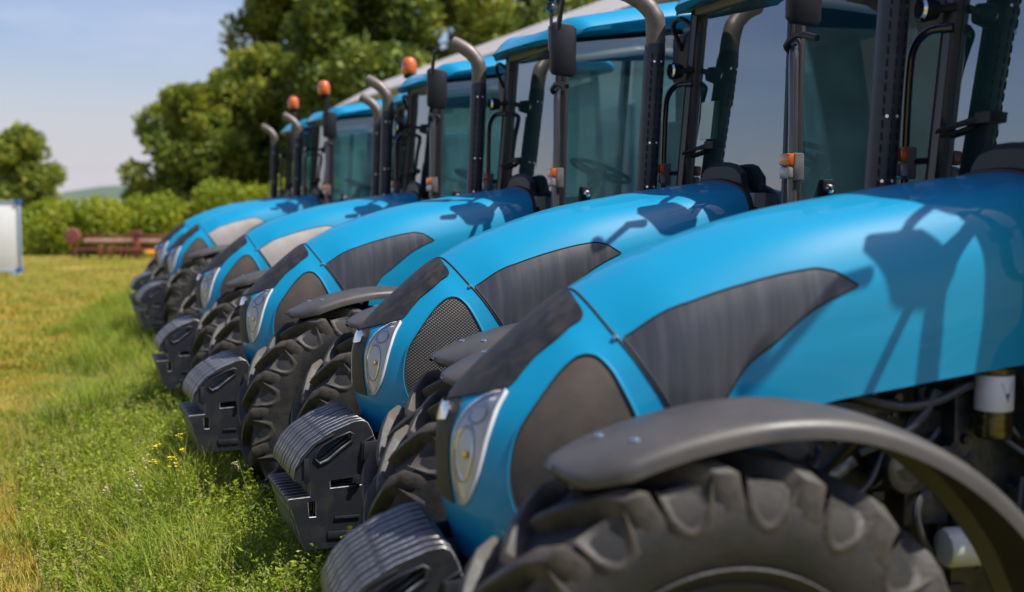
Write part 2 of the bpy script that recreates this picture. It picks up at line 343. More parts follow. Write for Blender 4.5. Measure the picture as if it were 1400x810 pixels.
def patch(name, A, B, m, off=.003, rows=16, sides=(1,), crown=0, skirt=.006):
    n = len(A); mb = MB()
    ts = np.linspace(0, 1, rows)
    for sgn in sides:
        V = []
        for t in ts:
            uv = A * (1 - t) + B * t
            P = S(uv[:, 0], uv[:, 1]); N = SN(uv[:, 0], uv[:, 1])
            V.append(P + N * (off + crown * math.sin(math.pi * t)))
        first = V[0] - SN(A[:, 0], A[:, 1]) * (off + skirt); last = V[-1] - SN(B[:, 0], B[:, 1]) * (off + skirt)
        V = np.array([first] + V + [last]); V[:, :, 1] *= sgn
        k = len(V)
        fs = [(i * n + j, i * n + j + 1, (i + 1) * n + j + 1, (i + 1) * n + j) for i in range(k - 1) for j in range(n - 1)]
        if sgn < 0: fs = [f[::-1] for f in fs]
        mb.add(V.reshape(-1, 3), fs)
    me = bpy.data.meshes.new(name); me.from_pydata(mb.v, [], mb.f)
    bm = bmesh.new(); bm.from_mesh(me); bmesh.ops.remove_doubles(bm, verts=bm.verts, dist=.0003); bmesh.ops.recalc_face_normals(bm, faces=bm.faces)
    if sum(f.normal.dot(f.calc_center_median() - Vector((-.1, 0, 1.0))) * f.calc_area() for f in bm.faces) < 0: bmesh.ops.reverse_faces(bm, faces=bm.faces)
    for f in bm.faces: f.smooth = True
    for e in bm.edges:
        if len(e.link_faces) == 2 and e.calc_face_angle(0) > R(50): e.smooth = False
    bm.to_mesh(me); bm.free(); me.materials.append(M[m] if isinstance(m, str) else m); return me
def bead(mb, uv, r, off=0, sgn=1, n=6):
    uv = np.array(uv); P = S(uv[:, 0], uv[:, 1]) + SN(uv[:, 0], uv[:, 1]) * off; P[:, 1] *= sgn
    mb.tube([tuple(p) for p in P], r, n); return mb

GF = [(6.95,.45),(7.38,.78),(7.53,1.15),(7.58,1.5),(7.54,1.85),(7.42,2.12),(7.18,2.38),(6.8,2.65),(6.41,2.80),(6.0,2.85),(5.72,2.80)]
GB = [(6.95,.45),(6.6,.31),(6.2,.27),(5.75,.36),(5.5,.75),(5.46,1.3),(5.47,1.85),(5.48,2.3),(5.55,2.65),(5.72,2.80)]
CAPB = [(5.04,5),(5.07,4.6),(5.11,4.2),(5.22,3.68),(5.7,3.58),(6.13,3.50),(6.72,3.52),(7.1,3.43),(7.59,3.28),(8.28,3.50),(8.95,3.80),(9.5,4.12),(10,4.3)]
HF = [(8.83,1.03),(9.0,1.25),(9.12,1.6),(9.17,2.15),(9.09,2.8),(8.78,3.22),(8.2,3.34),(7.65,3.2)]
HB = [(8.83,1.03),(8.68,1.10),(8.5,1.28),(8.33,1.62),(8.16,2.2),(7.95,2.85),(7.65,3.2)]
VU = [(4.93,.72),(4.93,1.7),(4.93,2.66),(4.88,2.74),(4.45,2.60),(3.9,2.40),(3.45,2.33),(3.1,2.28),(2.8,2.22),(2.66,2.10),(2.48,1.78)]
VL = [(4.93,.72),(4.6,.50),(4.2,.45),(3.78,.66),(3.5,1.02),(3.25,1.2),(2.95,1.48),(2.7,1.66),(2.48,1.78)]

# ------------------------------------------------------------------ weight plate
def plate_mesh():
    cu = bpy.data.curves.new('plate_outline', 'CURVE'); cu.dimensions = '2D'; cu.fill_mode = 'BOTH'
    up = [(.947,.683)] + [(.917,.736),(.87,.783),(.793,.829),(.707,.862),(.664,.868),(.642,.856),(.625,.823),(.612,.783),(.60,.76),(.60,.435),(.635,.36),(.66,.346),(.909,.346),(.925,.385),(.954,.492),(.976,.552),(.972,.562),(.885,.566),(.885,.628),(.948,.632),(.953,.645)]
    hole = [(.862,.722),(.855,.742),(.828,.768),(.785,.792),(.722,.815),(.708,.808),(.712,.788),(.76,.755),(.811,.715),(.842,.703)]
    slot = [(.892,.545),(.862,.545),(.862,.482),(.888,.482)]
    slot2 = [(.80,.595),(.80,.625),(.665,.635),(.665,.60)]
    for P in (up, hole, slot, slot2):
        sp = cu.splines.new('POLY'); sp.points.add(len(P) - 1)
        for i, (x, z) in enumerate(P): sp.points[i].co = (x, z, 0, 1)
        sp.use_cyclic_u = True
    cu.extrude = .0150; cu.bevel_depth = .0024; cu.bevel_resolution = 0; cu.offset = -.0024
    o = bpy.data.objects.new('plate_tmp', cu); col.objects.link(o)
    dg = bpy.context.evaluated_depsgraph_get(); dg.update()
    me = bpy.data.meshes.new_from_object(o.evaluated_get(dg))
    bpy.data.objects.remove(o); bpy.data.curves.remove(cu)
    me.name = 'weight_plate'
    me.transform(Matrix.Rotation(R(90), 4, 'X'))
    bm = bmesh.new(); bm.from_mesh(me); bmesh.ops.remove_doubles(bm, verts=bm.verts, dist=.0002); bmesh.ops.recalc_face_normals(bm, faces=bm.faces)
    for f in bm.faces: f.smooth = True
    for e in bm.edges:
        if len(e.link_faces) == 2 and e.calc_face_angle(0) > R(28): e.smooth = False
    bm.to_mesh(me); bm.free()
    me.materials.clear(); me.materials.append(M['iron']); me.materials.append(M['ironglint'])
    for p in me.polygons: p.material_index = 1 if .25 < p.normal.y < .95 else 0  # glint colour only on edges turned to the near side
    return me

# ------------------------------------------------------------------ wheels
def wheel(parent, name, c, rad, width, rim_r, nlug, lug_h, side, steer=0, lug_objs=True):
    """wheel centred at c, axis y. side=+1 left."""
    w = empty(name, c, steer); w.parent = parent
    hw = width / 2; rt = rad - lug_h
    prof = [(rim_r, -hw * .72), (rim_r + .03, -hw * .86), (rim_r + .09, -hw * .99), (rt - .10, -hw * 1.03), (rt - .045, -hw * .99), (rt - .012, -hw * .88), (rt, -hw * .6), (rt + .006, 0)]
    prof = prof + [(r, -h) for r, h in prof[-2::-1]]
    t = MB().lathe(prof, 'y', n=72)
    # moulded rings on the sidewall
    for s_ in (-1, 1):
        for rr in (rim_r + .035, rim_r + .075):
            t.tube([(rr * math.cos(2 * math.pi * k / 64), s_ * hw * (1.0 if rr < rt - .12 else 1.02) * (.93 if rr < rim_r + .05 else 1), rr * math.sin(2 * math.pi * k / 64)) for k in range(65)], .005, 5, cap=False)
    t.build('tyre', 'tyre', w)
    rp = [(rim_r + .005, -hw * .75), (rim_r - .02, -hw * .7), (rim_r - .035, -hw * .3), (rim_r - .05, hw * .1), (rim_r * .62, hw * .12 * side), (rim_r * .58, hw * .2 * side), (rim_r * .3, hw * .25 * side), (.0, hw * .25 * side)]
    rp2 = [(rim_r + .005, hw * .75), (rim_r - .02, hw * .7), (rim_r - .035, hw * .3), (rim_r - .05, -hw * .1)]
    rm = MB().lathe(rp, 'y', n=40).lathe(rp2, 'y', n=40)
    for k in range(8):
        a = 2 * math.pi * k / 8; rr = rim_r * .42
        rm.cyl((rr * math.cos(a), hw * .22 * side, rr * math.sin(a)), (rr * math.cos(a), hw * .36 * side, rr * math.sin(a)), .014, 6)
    rm.build('rim', 'rim', w)
    # lugs: curved bars from the centre line to the shoulder, alternating sides
    def lugmesh(sg):
        mb = MB(); secs = []
        arcl = [0, .04, .10, .16, .205, .225]; lat = [-.015, .035, hw * .52, hw * .80, hw * .985, hw * 1.035]
        ht = [lug_h * .9, lug_h, lug_h, lug_h * .98, lug_h * .75, lug_h * .1]; base = [.0, 0, 0, -.008, -.04, -.115]
        wt = [.028, .036, .044, .050, .052, .054]
        for a, l, h_, b_, wd in zip(arcl, lat, ht, base, wt):
            th = a / rad
            top_r = rt + h_; bot_r = rt + b_ - .012
            if l > hw * .9: top_r = rt + h_ - (.012 if l < hw else .055)
            pts = []
            for (rr, ww) in ((bot_r, wd * .78), (top_r, wd * .5)):
                for sgn in (-1, 1):
                    tt = th + sgn * ww / rad
                    pts.append((rr * math.cos(tt), sg * (l if rr > rt else l * (1.0 if l < hw * .9 else .97)), rr * math.sin(tt)))
            secs.append([pts[0], pts[2], pts[3], pts[1]])
        vs = [p for s_ in secs for p in s_]
        fs = [(i * 4 + k, i * 4 + (k + 1) % 4, (i + 1) * 4 + (k + 1) % 4, (i + 1) * 4 + k) for i in range(5) for k in range(4)] + [(0, 1, 2, 3), (20, 23, 22, 21)]
        mb.add(vs, fs)
        # scalloped shoulder between this lug and the next
        pitch = 2 * math.pi / nlug; e_ = arcl[-2] / rad; a0_, a1_ = e_ + .045 / rad, e_ + pitch - .040 / rad; nU = 9; top_, u_, v_ = [], [], []
        for q in range(nU):
            t = q / (nU - 1); a = a0_ + (a1_ - a0_) * t; dip = math.sin(math.pi * t) ** .6
            for lst, r, y in ((top_, rt + .004, hw * .84), (u_, rt + .012 - (lug_h + .035) * dip, hw * 1.0), (v_, rt + .004 - (lug_h + .050) * dip, hw * 1.045)):
                lst.append((r * math.cos(a), sg * y, r * math.sin(a)))
            if q in (0, nU - 1): u_[-1] = ((rt + .02) * math.cos(a), sg * hw * .96, (rt + .02) * math.sin(a)); v_[-1] = ((rt + .02) * math.cos(a), sg * hw * .99, (rt + .02) * math.sin(a))
        low = [((rt - lug_h - .075) * math.cos(a0_ + (a1_ - a0_) * q / (nU - 1)), sg * hw * 1.0, (rt - lug_h - .075) * math.sin(a0_ + (a1_ - a0_) * q / (nU - 1))) for q in range(nU)]
        vv = top_ + u_ + v_ + low; ff = [(r * nU + q, r * nU + q + 1, (r + 1) * nU + q + 1, (r + 1) * nU + q) for r in range(3) for q in range(nU - 1)]
        mb.add(vv, ff); return mb
    if lug_objs:
        mes = {sg: lugmesh(sg).mesh('lug', 'lug', bevel=.004, seg=2) for sg in (-1, 1)}
        for k in range(nlug):
            for sg in (-1, 1):
                o = link('lug', mes[sg], w)
                o.rotation_euler = (0, -2 * math.pi * (k + (.5 if sg > 0 else 0)) / nlug, 0)
    else:
        mb = MB()
        for k in range(nlug):
            for sg in (-1, 1):
                a = 2 * math.pi * (k + (.5 if sg > 0 else 0)) / nlug; src = lugmesh(sg)
                mb.add([(x * math.cos(a) - z * math.sin(a), y, x * math.sin(a) + z * math.cos(a)) for x, y, z in src.v], src.f)
        mb.build('tread', 'lug', w)
    return w

# ------------------------------------------------------------------ tractor
def make_tractor():
    T = empty('tractor')
    link('hood', body_mesh('hood', 0, 4.985, 'blue', 90), T)
    fc = link('front_cowl', body_mesh('front_cowl', 5.0, 10, 'blue', 110), T)
    # inner dark liner below / behind bonnet panels
    seam = MB()
    for s in (1, -1): bead(seam, np.c_[np.full(40, 4.99), np.linspace(.05, 5, 40)], .0045, -.001, s)
    seam.build('panel_gap', 'gap', T)
    for s in (1, -1):
        q = S([5.0], [2.86])[0] + SN([5.0], [2.86])[0] * .004; q[1] *= s
        MB().lathe([(0, -.009), (.007, -.006), (.009, 0), (.007, .006), (0, .009)], 'z', tuple(q), 12).build('seam_bolt', 'chrome', T)
    link('nose_cap', patch('nose_cap', rail(CAPB, 90), np.c_[rail(CAPB, 90)[:, 0], np.full(90, 5.0)], 'cap', off=.006, rows=26, sides=(1, -1), skirt=.003), T)
    for s in (1, -1):
        g = link('side_grille', patch('side_grille', rail(GF, 60), rail(GB, 60), 'mesh', off=.0022, rows=40, sides=(s,)), T)
        rim = MB(); loop = np.vstack([rail(GF, 60), rail(GB, 60)[::-1]])
        bead(rim, loop, .0065, .0015, s); rim.build('grille_rim', 'blue', g)
        rim = MB(); bead(rim, (loop - loop.mean(0)) * .972 + loop.mean(0), .0042, .0025, s); rim.build('grille_gasket', 'gap', g)
        v = link('side_panel', patch('side_panel', rail(VU, 110, False), rail(VL, 110), 'vent', off=.0025, rows=26, sides=(s,)), T)
        rim = MB(); loop = np.vstack([rail(VU, 110, False), rail(VL, 110)[::-1]]); bead(rim, loop, .0035, .0015, s); rim.build('panel_edge', 'gap', v)
        # headlight: bezel, lamp bowls, bulb, glass
        A, B = rail(HF, 50), rail(HB, 50)
        h = link('headlight', patch('headlight', A, B, 'bezel', off=.003, rows=14, sides=(s,)), T)
        rim = MB(); bead(rim, np.vstack([A, B[::-1]]), .007, .002, s, 8); rim.build('headlight_rim', 'frame' if 0 else 'bezel', h)
        def lamp(uc, vc, ru, rv, m, nm, k=20, depth=.012):
            t = np.linspace(0, 2 * math.pi, k + 1); cx = S([uc], [vc])[0]; nn = SN([uc], [vc])[0]
            o_ = np.c_[uc + ru * np.cos(t), vc + rv * np.sin(t)]; P = S(o_[:, 0], o_[:, 1]) + SN(o_[:, 0], o_[:, 1]) * .007
            cP = cx + nn * (.007 - depth)
            mid = P * .55 + cP * .45 - nn * depth * .35
            P[:, 1] *= s; mid[:, 1] *= s; cP = cP * np.array([1, s, 1])
            mb = MB(); vs = list(map(tuple, P[:-1])) + list(map(tuple, mid[:-1])) + [tuple(cP)]
            fs = [(i, (i + 1) % k, k + (i + 1) % k, k + i) for i in range(k)] + [(k + i, k + (i + 1) % k, 2 * k) for i in range(k)]
            mb.add(vs, fs); mb.build(nm, m, h)
            ring = MB(); ring.tube([tuple(p) for p in P], .0032, 6, cap=False); ring.build(nm + '_ring', 'chrome', h)
        lamp(8.78, 1.98, .28, .60, 'reflector', 'main_lamp')
        lamp(8.50, 2.90, .30, .28, 'reflector', 'side_lamp')
        pb = S([8.66], [1.86])[0] + SN([8.66], [1.86])[0] * .012; pb[1] *= s
        MB().lathe([(0, -.010), (.006, -.007), (.008, 0), (.006, .007), (0, .010)], 'z', tuple(pb), 12).build('indicator_bulb', 'bulb', h)
        link('headlight_glass', patch('headlight_glass', A, B, 'lampglass', off=.011, rows=12, sides=(s,), crown=.006, skirt=.009), h)
    # dark strip and emblem between the headlights
    cA = rail([(9.2, .95), (9.32, 1.6), (9.36, 2.2), (9.30, 2.9), (9.15, 3.5), (9.2, 3.9)], 40); cB = np.c_[np.full(40, 10.0), np.linspace(.95, 4.25, 40)]
    link('front_grille', patch('front_grille', cA, cB, 'cap', off=.004, rows=10, sides=(1, -1)), T)
    e = patch('emblem', rail([(9.55, 2.75), (9.5, 3.2), (9.55, 3.75)], 14, False), np.c_[np.full(14, 10.0), np.linspace(2.6, 3.75, 14)], 'chrome', off=.012, rows=6, sides=(1, -1), skirt=.010)
    link('emblem', e, T)
    # lower bumper lip
    mb = MB()
    us = np.linspace(6.2, 10, 30); P = S(us, np.zeros(30)); full = np.vstack([P, P[::-1] * np.array([1, -1, 1])])
    mb.tube([(p[0] - .02, p[1] * .96, p[2] - .012) for p in full], .017, 8); mb.build('bumper_lip', 'black', T)
    # weights
    pm = plate_mesh(); n = 10
    for k in range(n):
        o = link('weight_plate', pm, T); o.location = (random.Random(k).uniform(-.0012, .0012), .262 - k * .0525, random.Random(k + 40).uniform(-.001, .001))
    # cast relief on the outer faces of the stack
    for yy, sg in ((.262 + .0185, 1), (.262 - 9 * .0525 - .0185, -1)):
        mb = MB(); yo = yy + sg * .002
        ring = [(.864, .719), (.857, .746), (.829, .773), (.785, .797), (.720, .821), (.702, .811), (.707, .785), (.757, .750), (.808, .709), (.843, .697)]
        mb.tube([(x, yo, z) for x, z in ring + ring[:1]], .005, 6)
        mb.tube([(.62, yo, .80), (.665, yo, .775), (.668, yo, .70)], .006, 6); mb.tube([(.935, yo, .69), (.90, yo, .735), (.858, yo, .78), (.785, yo, .815)], .004, 6)
        mb.box(((.885 + .912) / 2, yy + sg * .002, .672), (.022, .010, .10)); mb.box((.70, yy + sg * .002, .47), (.17, .008, .012)); mb.box((.735, yy + sg * .002, .40), (.16, .006, .030))
        mb.build('casting_relief', 'iron', T, bevel=.002)['kind'] = 'stuff'
    mb = MB()
    mb.prism([(.50,.795),(.665,.778),(.668,.70),(.60,.66),(.60,.50),(.50,.46)], .286, .30)
    mb.prism([(.50,.795),(.665,.778),(.668,.70),(.60,.66),(.60,.50),(.50,.46)], -.30, -.286)
    mb.box((.38, 0, .62), (.36, .50, .20)); mb.box((.55, 0, .62), (.10, .56, .24)); mb.box((.30, 0, .72), (.30, .42, .08))
    mb.build('weight_carrier', 'iron', T, bevel=.006)
    mb = MB()
    for y in (.312, -.312):
        for (x, z) in ((.615, .493), (.53, .75), (.692, .621)):
            mb.cyl((x, y - math.copysign(.03, y), z), (x, y - math.copysign(.006, y), z), .013, 6); mb.cyl((x, y - math.copysign(.034, y), z), (x, y - math.copysign(.018, y), z), .021, 16)
    mb.build('bolt', 'chrome' if 0 else 'iron', T)['kind'] = 'stuff'
    # axle and chassis
    mb = MB(); mb.box((.14, 0, .56), (.17, 1.06, .15)); mb.box((.14, 0, .66), (.34, .36, .12))
    for s in (1, -1):
        mb.cyl((.14, s * .50, .57), (.14, s * .62, .57), .12, 20); mb.box((.14, s * .50, .60), (.14, .10, .34))
        mb.tube([(.02, s * .12, .60), (.0, s * .50, .62)], .022, 8)
    mb.build('front_axle', 'iron', T, bevel=.012)
    # engine
    mb = MB()
    mb.box((-.42, 0, .95), (.92, .36, .42)); mb.box((-.45, 0, 1.24), (.80, .26, .18)); mb.box((-.42, 0, .66), (.82, .40, .20))
    mb.box((.06, 0, 1.02), (.10, .58, .50)); mb.box((.16, 0, .95), (.06, .60, .40)); mb.box((-.98, 0, .95), (.30, .50, .70))
    mb.box((-.05, .17, .80), (.20, .10, .24)); mb.box((-.28, .24, 1.05), (.16, .12, .12)); mb.box((-.52, .23, 1.16), (.24, .10, .10))
    for k in range(5): mb.cyl((-.10 - .16 * k, .22, 1.13), (-.10 - .16 * k, .22, 1.24), .022, 10)
    for k in range(7): mb.cyl((-.06 - .13 * k, .185, .80), (-.06 - .13 * k, .215, .80), .018, 6)
    mb.cyl((-.64, .20, 1.02), (-.64, .34, 1.02), .07, 20); mb.cyl((-.18, .19, 1.0), (-.18, .30, 1.0), .055, 18)
    mb.box((-.72, .27, .90), (.14, .05, .10)); mb.box((-.33, .25, .88), (.20, .06, .14))
    mb.build('engine', 'engine', T, bevel=.008)
    mb = MB()
    for pth, r in (
        ([(-.45, .30, 1.24), (-.60, .33, 1.20), (-.72, .33, 1.21), (-.84, .31, 1.25), (-.98, .28, 1.26)], .014),
        ([(-.50, .31, 1.07), (-.60, .34, 1.12), (-.68, .34, 1.18), (-.72, .32, 1.24)], .013),
        ([(-.60, .33, 1.02), (-.68, .35, 1.06), (-.76, .34, 1.07), (-.86, .31, 1.0)], .012),
        ([(-1.02, .31, 1.28), (-1.04, .34, 1.12), (-1.03, .34, .95), (-.98, .30, .8)], .022),
        ([(-.40, .28, 1.20), (-.30, .33, 1.14), (-.20, .33, 1.12), (-.06, .28, 1.18)], .010),
        ([(-.72, .30, .98), (-.66, .34, .90), (-.70, .33, .80), (-.8, .28, .72)], .012),
        ([(-.86, .33, .72), (-.95, .36, .84), (-1.0, .33, .98)], .010),
        ([(-.30, .26, .98), (-.42, .32, .94), (-.52, .32, .98), (-.60, .28, 1.10)], .009),
        ([(-.85, .30, 1.05), (-.80, .35, .96), (-.84, .34, .86)], .008)):
        mb.tube(smooth_path(pth, 6), r, 8)
    mb.build('engine_hose', 'hose', T)
    rr_ = random.Random(5); mb = MB()
    for k in range(70):
        x, z = rr_.uniform(-1.05, .0), rr_.uniform(.62, 1.27); y = rr_.uniform(.19, .30); q = rr_.random()
        if z > 1.15 + .10 * (-x): continue
        if q < .35: mb.cyl((x, y - .03, z), (x, y + .01, z), rr_.uniform(.008, .020), 6)
        elif q < .6: mb.box((x, y, z), (rr_.uniform(.02, .07), rr_.uniform(.02, .05), rr_.uniform(.02, .06)))
        else:
            p0 = Vector((x, y, z)); p1 = p0 + Vector((rr_.uniform(-.18, .18), rr_.uniform(-.02, .05), rr_.uniform(-.12, .12))); pm = (p0 + p1) / 2 + Vector((0, .03, rr_.uniform(-.05, .05)))
            mb.tube(smooth_path([p0, pm, p1], 5), rr_.uniform(.004, .010), 6)
    mb.build('engine_clutter', 'clutter', T)['kind'] = 'stuff'
    mb = MB()
    for k in range(16):
        x, z = rr_.uniform(-1.05, -.1), rr_.uniform(.7, 1.2); mb.cyl((x, .30, z), (x, .315, z), rr_.uniform(.006, .012), 6)
    mb.tube([(-.36, .33, .98), (-.46, .36, 1.06)], .016, 10); mb.build('hose_fitting', 'clutter', T)['kind'] = 'stuff'
    f = MB().lathe([(0, 1.10), (.046, 1.10), (.052, 1.106), (.052, 1.18), (.050, 1.19), (.050, 1.28), (.056, 1.285), (.056, 1.30), (0, 1.30)], 'z', (-.90, .33, 0), 28)
    f = f.build('fuel_filter', 'brass', T)
    MB().lathe([(.0525, 1.18), (.0535, 1.182), (.0535, 1.278), (.0525, 1.28), (.03, 1.28)], 'z', (-.90, .33, 0), 28).build('filter_label', 'label', f)
    mb = MB(); a0 = R(98)
    def onlab(a, z): return (-.90 + .0545 * math.cos(a), .33 + .0545 * math.sin(a), z)
    mb.add([onlab(a0 - .38, 1.262), onlab(a0 + .38, 1.262), onlab(a0, 1.208)], [(0, 1, 2)]); mb.add([onlab(a0 - .12, 1.232), onlab(a0 + .12, 1.232), onlab(a0 + .12, 1.224), onlab(a0 - .12, 1.224)], [(0, 1, 2, 3)])
    mb.build('label_print', 'labelblue', f, smooth=False)
    o = MB().lathe([(0, -.10), (.045, -.10), (.056, -.085), (.056, .07), (.050, .085), (.03, .09), (0, .09)], 'x', (-.82, .36, .80), 28).build('oil_filter', 'white', T)
    MB().box((-.80, .318, .95), (.085, .006, .035)).build('data_plate', 'label', T)
    # chassis side / gearbox
    MB().box((-1.6, 0, .78), (1.6, .44, .46)).box((-2.2, 0, .80), (.5, .9, .4)).build('gearbox', 'engine', T, bevel=.02)
    # front wheels
    for s in (1, -1):
        wheel(T, 'front_wheel', (.14, s * .765, .578), .628, .37, .315, 18, .050, s)
        # fender: curved strip with turned down lips
        a = arc((-.07, .46), .855, 53, 152, 40)
        # arc given as x = cx + r cos, z = cz + r sin ; flatten forward end
        pts = []
        ctrl = [(.50, 1.16), (.47, 1.178), (.36, 1.222), (.22, 1.262), (.05, 1.288), (-.12, 1.285), (-.28, 1.245), (-.44, 1.165), (-.58, 1.05), (-.70, .90), (-.77, .76)]
        C2 = cr(np.array(ctrl), np.linspace(0, 10, 51))
        m_ = len(C2); sec = []
        for i, (x, z) in enumerate(C2):
            j = max(1, min(m_ - 2, i)); tx, tz = C2[j + 1] - C2[j - 1]; L = math.hypot(tx, tz); nx, nz = -tz / L, tx / L
            if nz < 0 or (nx < 0 and abs(nz) < .1): nx, nz = -nx, -nz
            if tx < 0: nx, nz = (tz / L, -tx / L)
            k = min(1, (i / 9.0)) ** .7 if i < 9 else 1; e0 = .61 + (1 - k) * .07; e1 = .945 - (1 - k) * .15
            lip = .046 * (0.12 + .88 * k)
            row = [(e0, -lip), (e0 + .004, -.012), (e0 + .02, 0), (e0 + .09, .006), ((e0 + e1) / 2, .009), (e1 - .09, .006), (e1 - .03, 0), (e1 - .006, -.010), (e1, -.024), (e1 + .002, -lip), (e1 - .006, -lip), (e1 - .012, -.026), (e1 - .035, -.010), ((e0 + e1) / 2, .001), (e0 + .03, -.010), (e0 + .008, -lip)]
            sec.append([(x + nx * q, y, z + nz * q) for y, q in row])
        q = len(sec[0]); vs = [(x, s * y, z) for r_ in sec for x, y, z in r_]
        fs = [(i * q + k2, i * q + (k2 + 1) % q, (i + 1) * q + (k2 + 1) % q, (i + 1) * q + k2) for i in range(m_ - 1) for k2 in range(q)] + [tuple(range(q)), tuple((m_ - 1) * q + k2 for k2 in range(q - 1, -1, -1))]
        fd = MB().add(vs, fs).build('front_fender', 'fender', T, angle=50)
        for (x, y, z) in ((.37, .70, 1.222), (.33, .84, 1.236)):
            MB().lathe([(.011, 0), (.010, .004), (.005, .007), (0, .008)], 'z', (x, s * y, z + .003), 14).build('rivet', 'chrome', fd)
        mb = MB(); mb.tube([(.10, s * .60, .72), (.06, s * .62, 1.10), (.04, s * .70, 1.262)], .018, 8); mb.tube([(.10, s * .60, .72), (-.2, s * .60, 1.05), (-.30, s * .70, 1.215)], .015, 8)
        mb.build('fender_bracket', 'iron', fd)
        wheel(T, 'rear_wheel', (-2.12, s * .80, .80), .815, .44, .45, 20, .045, s, lug_objs=False)
        # rear mudguard
        secs = []
        for i in range(17):
            t = R(20 + 150 * i / 16); rr = .90
            x, z = -2.12 + rr * math.cos(t), .80 + rr * math.sin(t); x2, z2 = -2.12 + (rr - .02) * math.cos(t), .80 + (rr - .02) * math.sin(t)
            secs.append([(x, s * .56, z), (x, s * 1.03, z), (x2, s * 1.03, z2), (x2, s * .56, z2)])
        vs = [p for r_ in secs for p in r_]
        MB().add(vs, [(i * 4 + k, i * 4 + (k + 1) % 4, (i + 1) * 4 + (k + 1) % 4, (i + 1) * 4 + k) for i in range(16) for k in range(4)] + [(0, 1, 2, 3), (67, 66, 65, 64)]).build('rear_mudguard', 'blue', T)
    # -------- cab
    def pillar_line(s, t): # t 0 bottom..1 top
        z = 1.10 + t * 1.66; return Vector((-1.175 - .06 * (z - 1.2) + (.05 if s > 0 else 0), s * ((.60 if s > 0 else .525) - .055 * (z - 1.2)), z))
    for s in (1, -1):
        mb = MB(); mb.tube([pillar_line(s, t) for t in (0, .33, .66, 1)], .040, 8, flat=(.75, 1.05)); mb.build('front_pillar', 'frame', T)
        mb = MB(); mb.tube([pillar_line(s, t) + Vector((.028, s * .018, 0)) for t in (0.02, .5, .98)], .012, 8); mb.build('pillar_trim', 'rubberseal', T)
        mb = MB(); mb.tube([(-2.12, s * .62, 1.55), (-2.14, s * .60, 2.1), (-2.17, s * .53, 2.85)], .035, 8); mb.build('rear_pillar', 'frame', T)
        mb = MB(); mb.tube([(-2.62, s * .55, 1.5), (-2.60, s * .54, 2.1), (-2.56, s * .48, 2.90)], .035, 8); mb.build('corner_pillar', 'frame', T)
        # lower cab side
        mb = MB(); mb.prism([(-1.17, .70), (-1.17, 1.30), (-1.45, 1.34), (-1.62, 1.52), (-2.62, 1.60), (-2.62, 1.3), (-2.2, 1.1), (-1.75, .70)], s * (.575 if s > 0 else .50), s * (.605 if s > 0 else .53)); mb.build('cab_side', 'frame', T, bevel=.006)
        # door glass (slightly inset), frame
        dz0, dz1 = 1.34, 2.70
        def yd(z): return s * ((.61 if s > 0 else .535) - .055 * (z - 1.2) + .008)
        pts = [(-1.17, 1.36), (-1.238, 2.72), (-2.13, 2.82), (-2.09, 1.60), (-1.62, 1.56), (-1.48, 1.38)]
        g = MB(); A = [(x, yd(z), z) for x, z in pts]; B = [(x, yd(z) - s * .005, z) for x, z in pts]; n6 = len(pts)
        g.add(A + B, [tuple(range(n6)), tuple(range(2 * n6 - 1, n6 - 1, -1))] + [(i, (i + 1) % n6, n6 + (i + 1) % n6, n6 + i) for i in range(n6)])
        dr = g.build('door_glass', 'glass', T, smooth=False)
        fr = MB(); loop = A + [A[0]]; fr.tube([Vector(p) for p in loop], .014, 6); fr.build('door_frame', 'rubberseal', dr)
        g = MB(); pts = [(-2.18, 1.66), (-2.21, 2.76), (-2.55, 2.80), (-2.59, 1.66)]; A = [(x, s * (.575 - .05 * (z - 1.6)), z) for x, z in pts]; B = [(x, y - s * .005, z) for x, y, z in A]
        g.hexa(A, B); g.build('quarter_glass', 'glass', T, smooth=False)
        # door handle
        mb = MB(); hx, hz = -1.33, 1.815; mb.box((hx, s * (.532 + (.055 if s > 0 else 0)), hz), (.06, .05, .085)); hd = mb.build('door_handle', 'black', T, bevel=.008)
        MB().lathe([(.022, 0), (.020, .010), (.012, .014), (.008, .008), (0, .008)], 'y', (hx, 0, hz), 20).build('lock_button', 'chrome', hd)
        o = hd.children[0]; o.data.transform(Matrix.Translation((0, .557 + (.055 if s > 0 else 0), 0)));
        if s < 0: o.data.transform(Matrix.Scale(-1, 4, (0, 1, 0)))
        # turn signal lamp: housing, amber lens, clear lens
        sx, sy, sz = (-1.105, .665, 1.91) if s > 0 else (-1.145, -.595, 1.91)
        mb = MB(); mb.box((sx - .012, sy + s * .012, sz - .005), (.05, .062, .118)); ts = mb.build('turn_signal', 'lamphousing', T, bevel=.008)
        mb = MB(); mb.box((sx + .022, sy, sz + .026), (.034, .075, .052)); mb.build('amber_lens', 'amber', ts, bevel=.008)
        mb = MB(); mb.box((sx + .022, sy, sz - .030), (.032, .073, .050)); mb.build('clear_lens', 'clearlens', ts, bevel=.008)
        mb = MB(); mb.tube([(sx - .03, sy - s * .03, sz), (-1.18, s * .56 if s > 0 else -.50, sz)], .012, 8); mb.build('lamp_bracket', 'black', ts)
        # grab rail
        if s > 0:
            P = [(-1.19, .56, 2.44), (-1.15, .61, 2.43), (-1.12, .645, 2.36), (-1.11, .665, 2.1), (-1.105, .67, 1.85), (-1.105, .67, 1.62), (-1.14, .60, 1.56)]
        else:
            P = [(-1.22, -.43, 2.36), (-1.17, -.50, 2.355), (-1.15, -.56, 2.31), (-1.15, -.59, 2.22), (-1.15, -.605, 2.0), (-1.15, -.61, 1.8), (-1.15, -.61, 1.62), (-1.18, -.55, 1.56)]
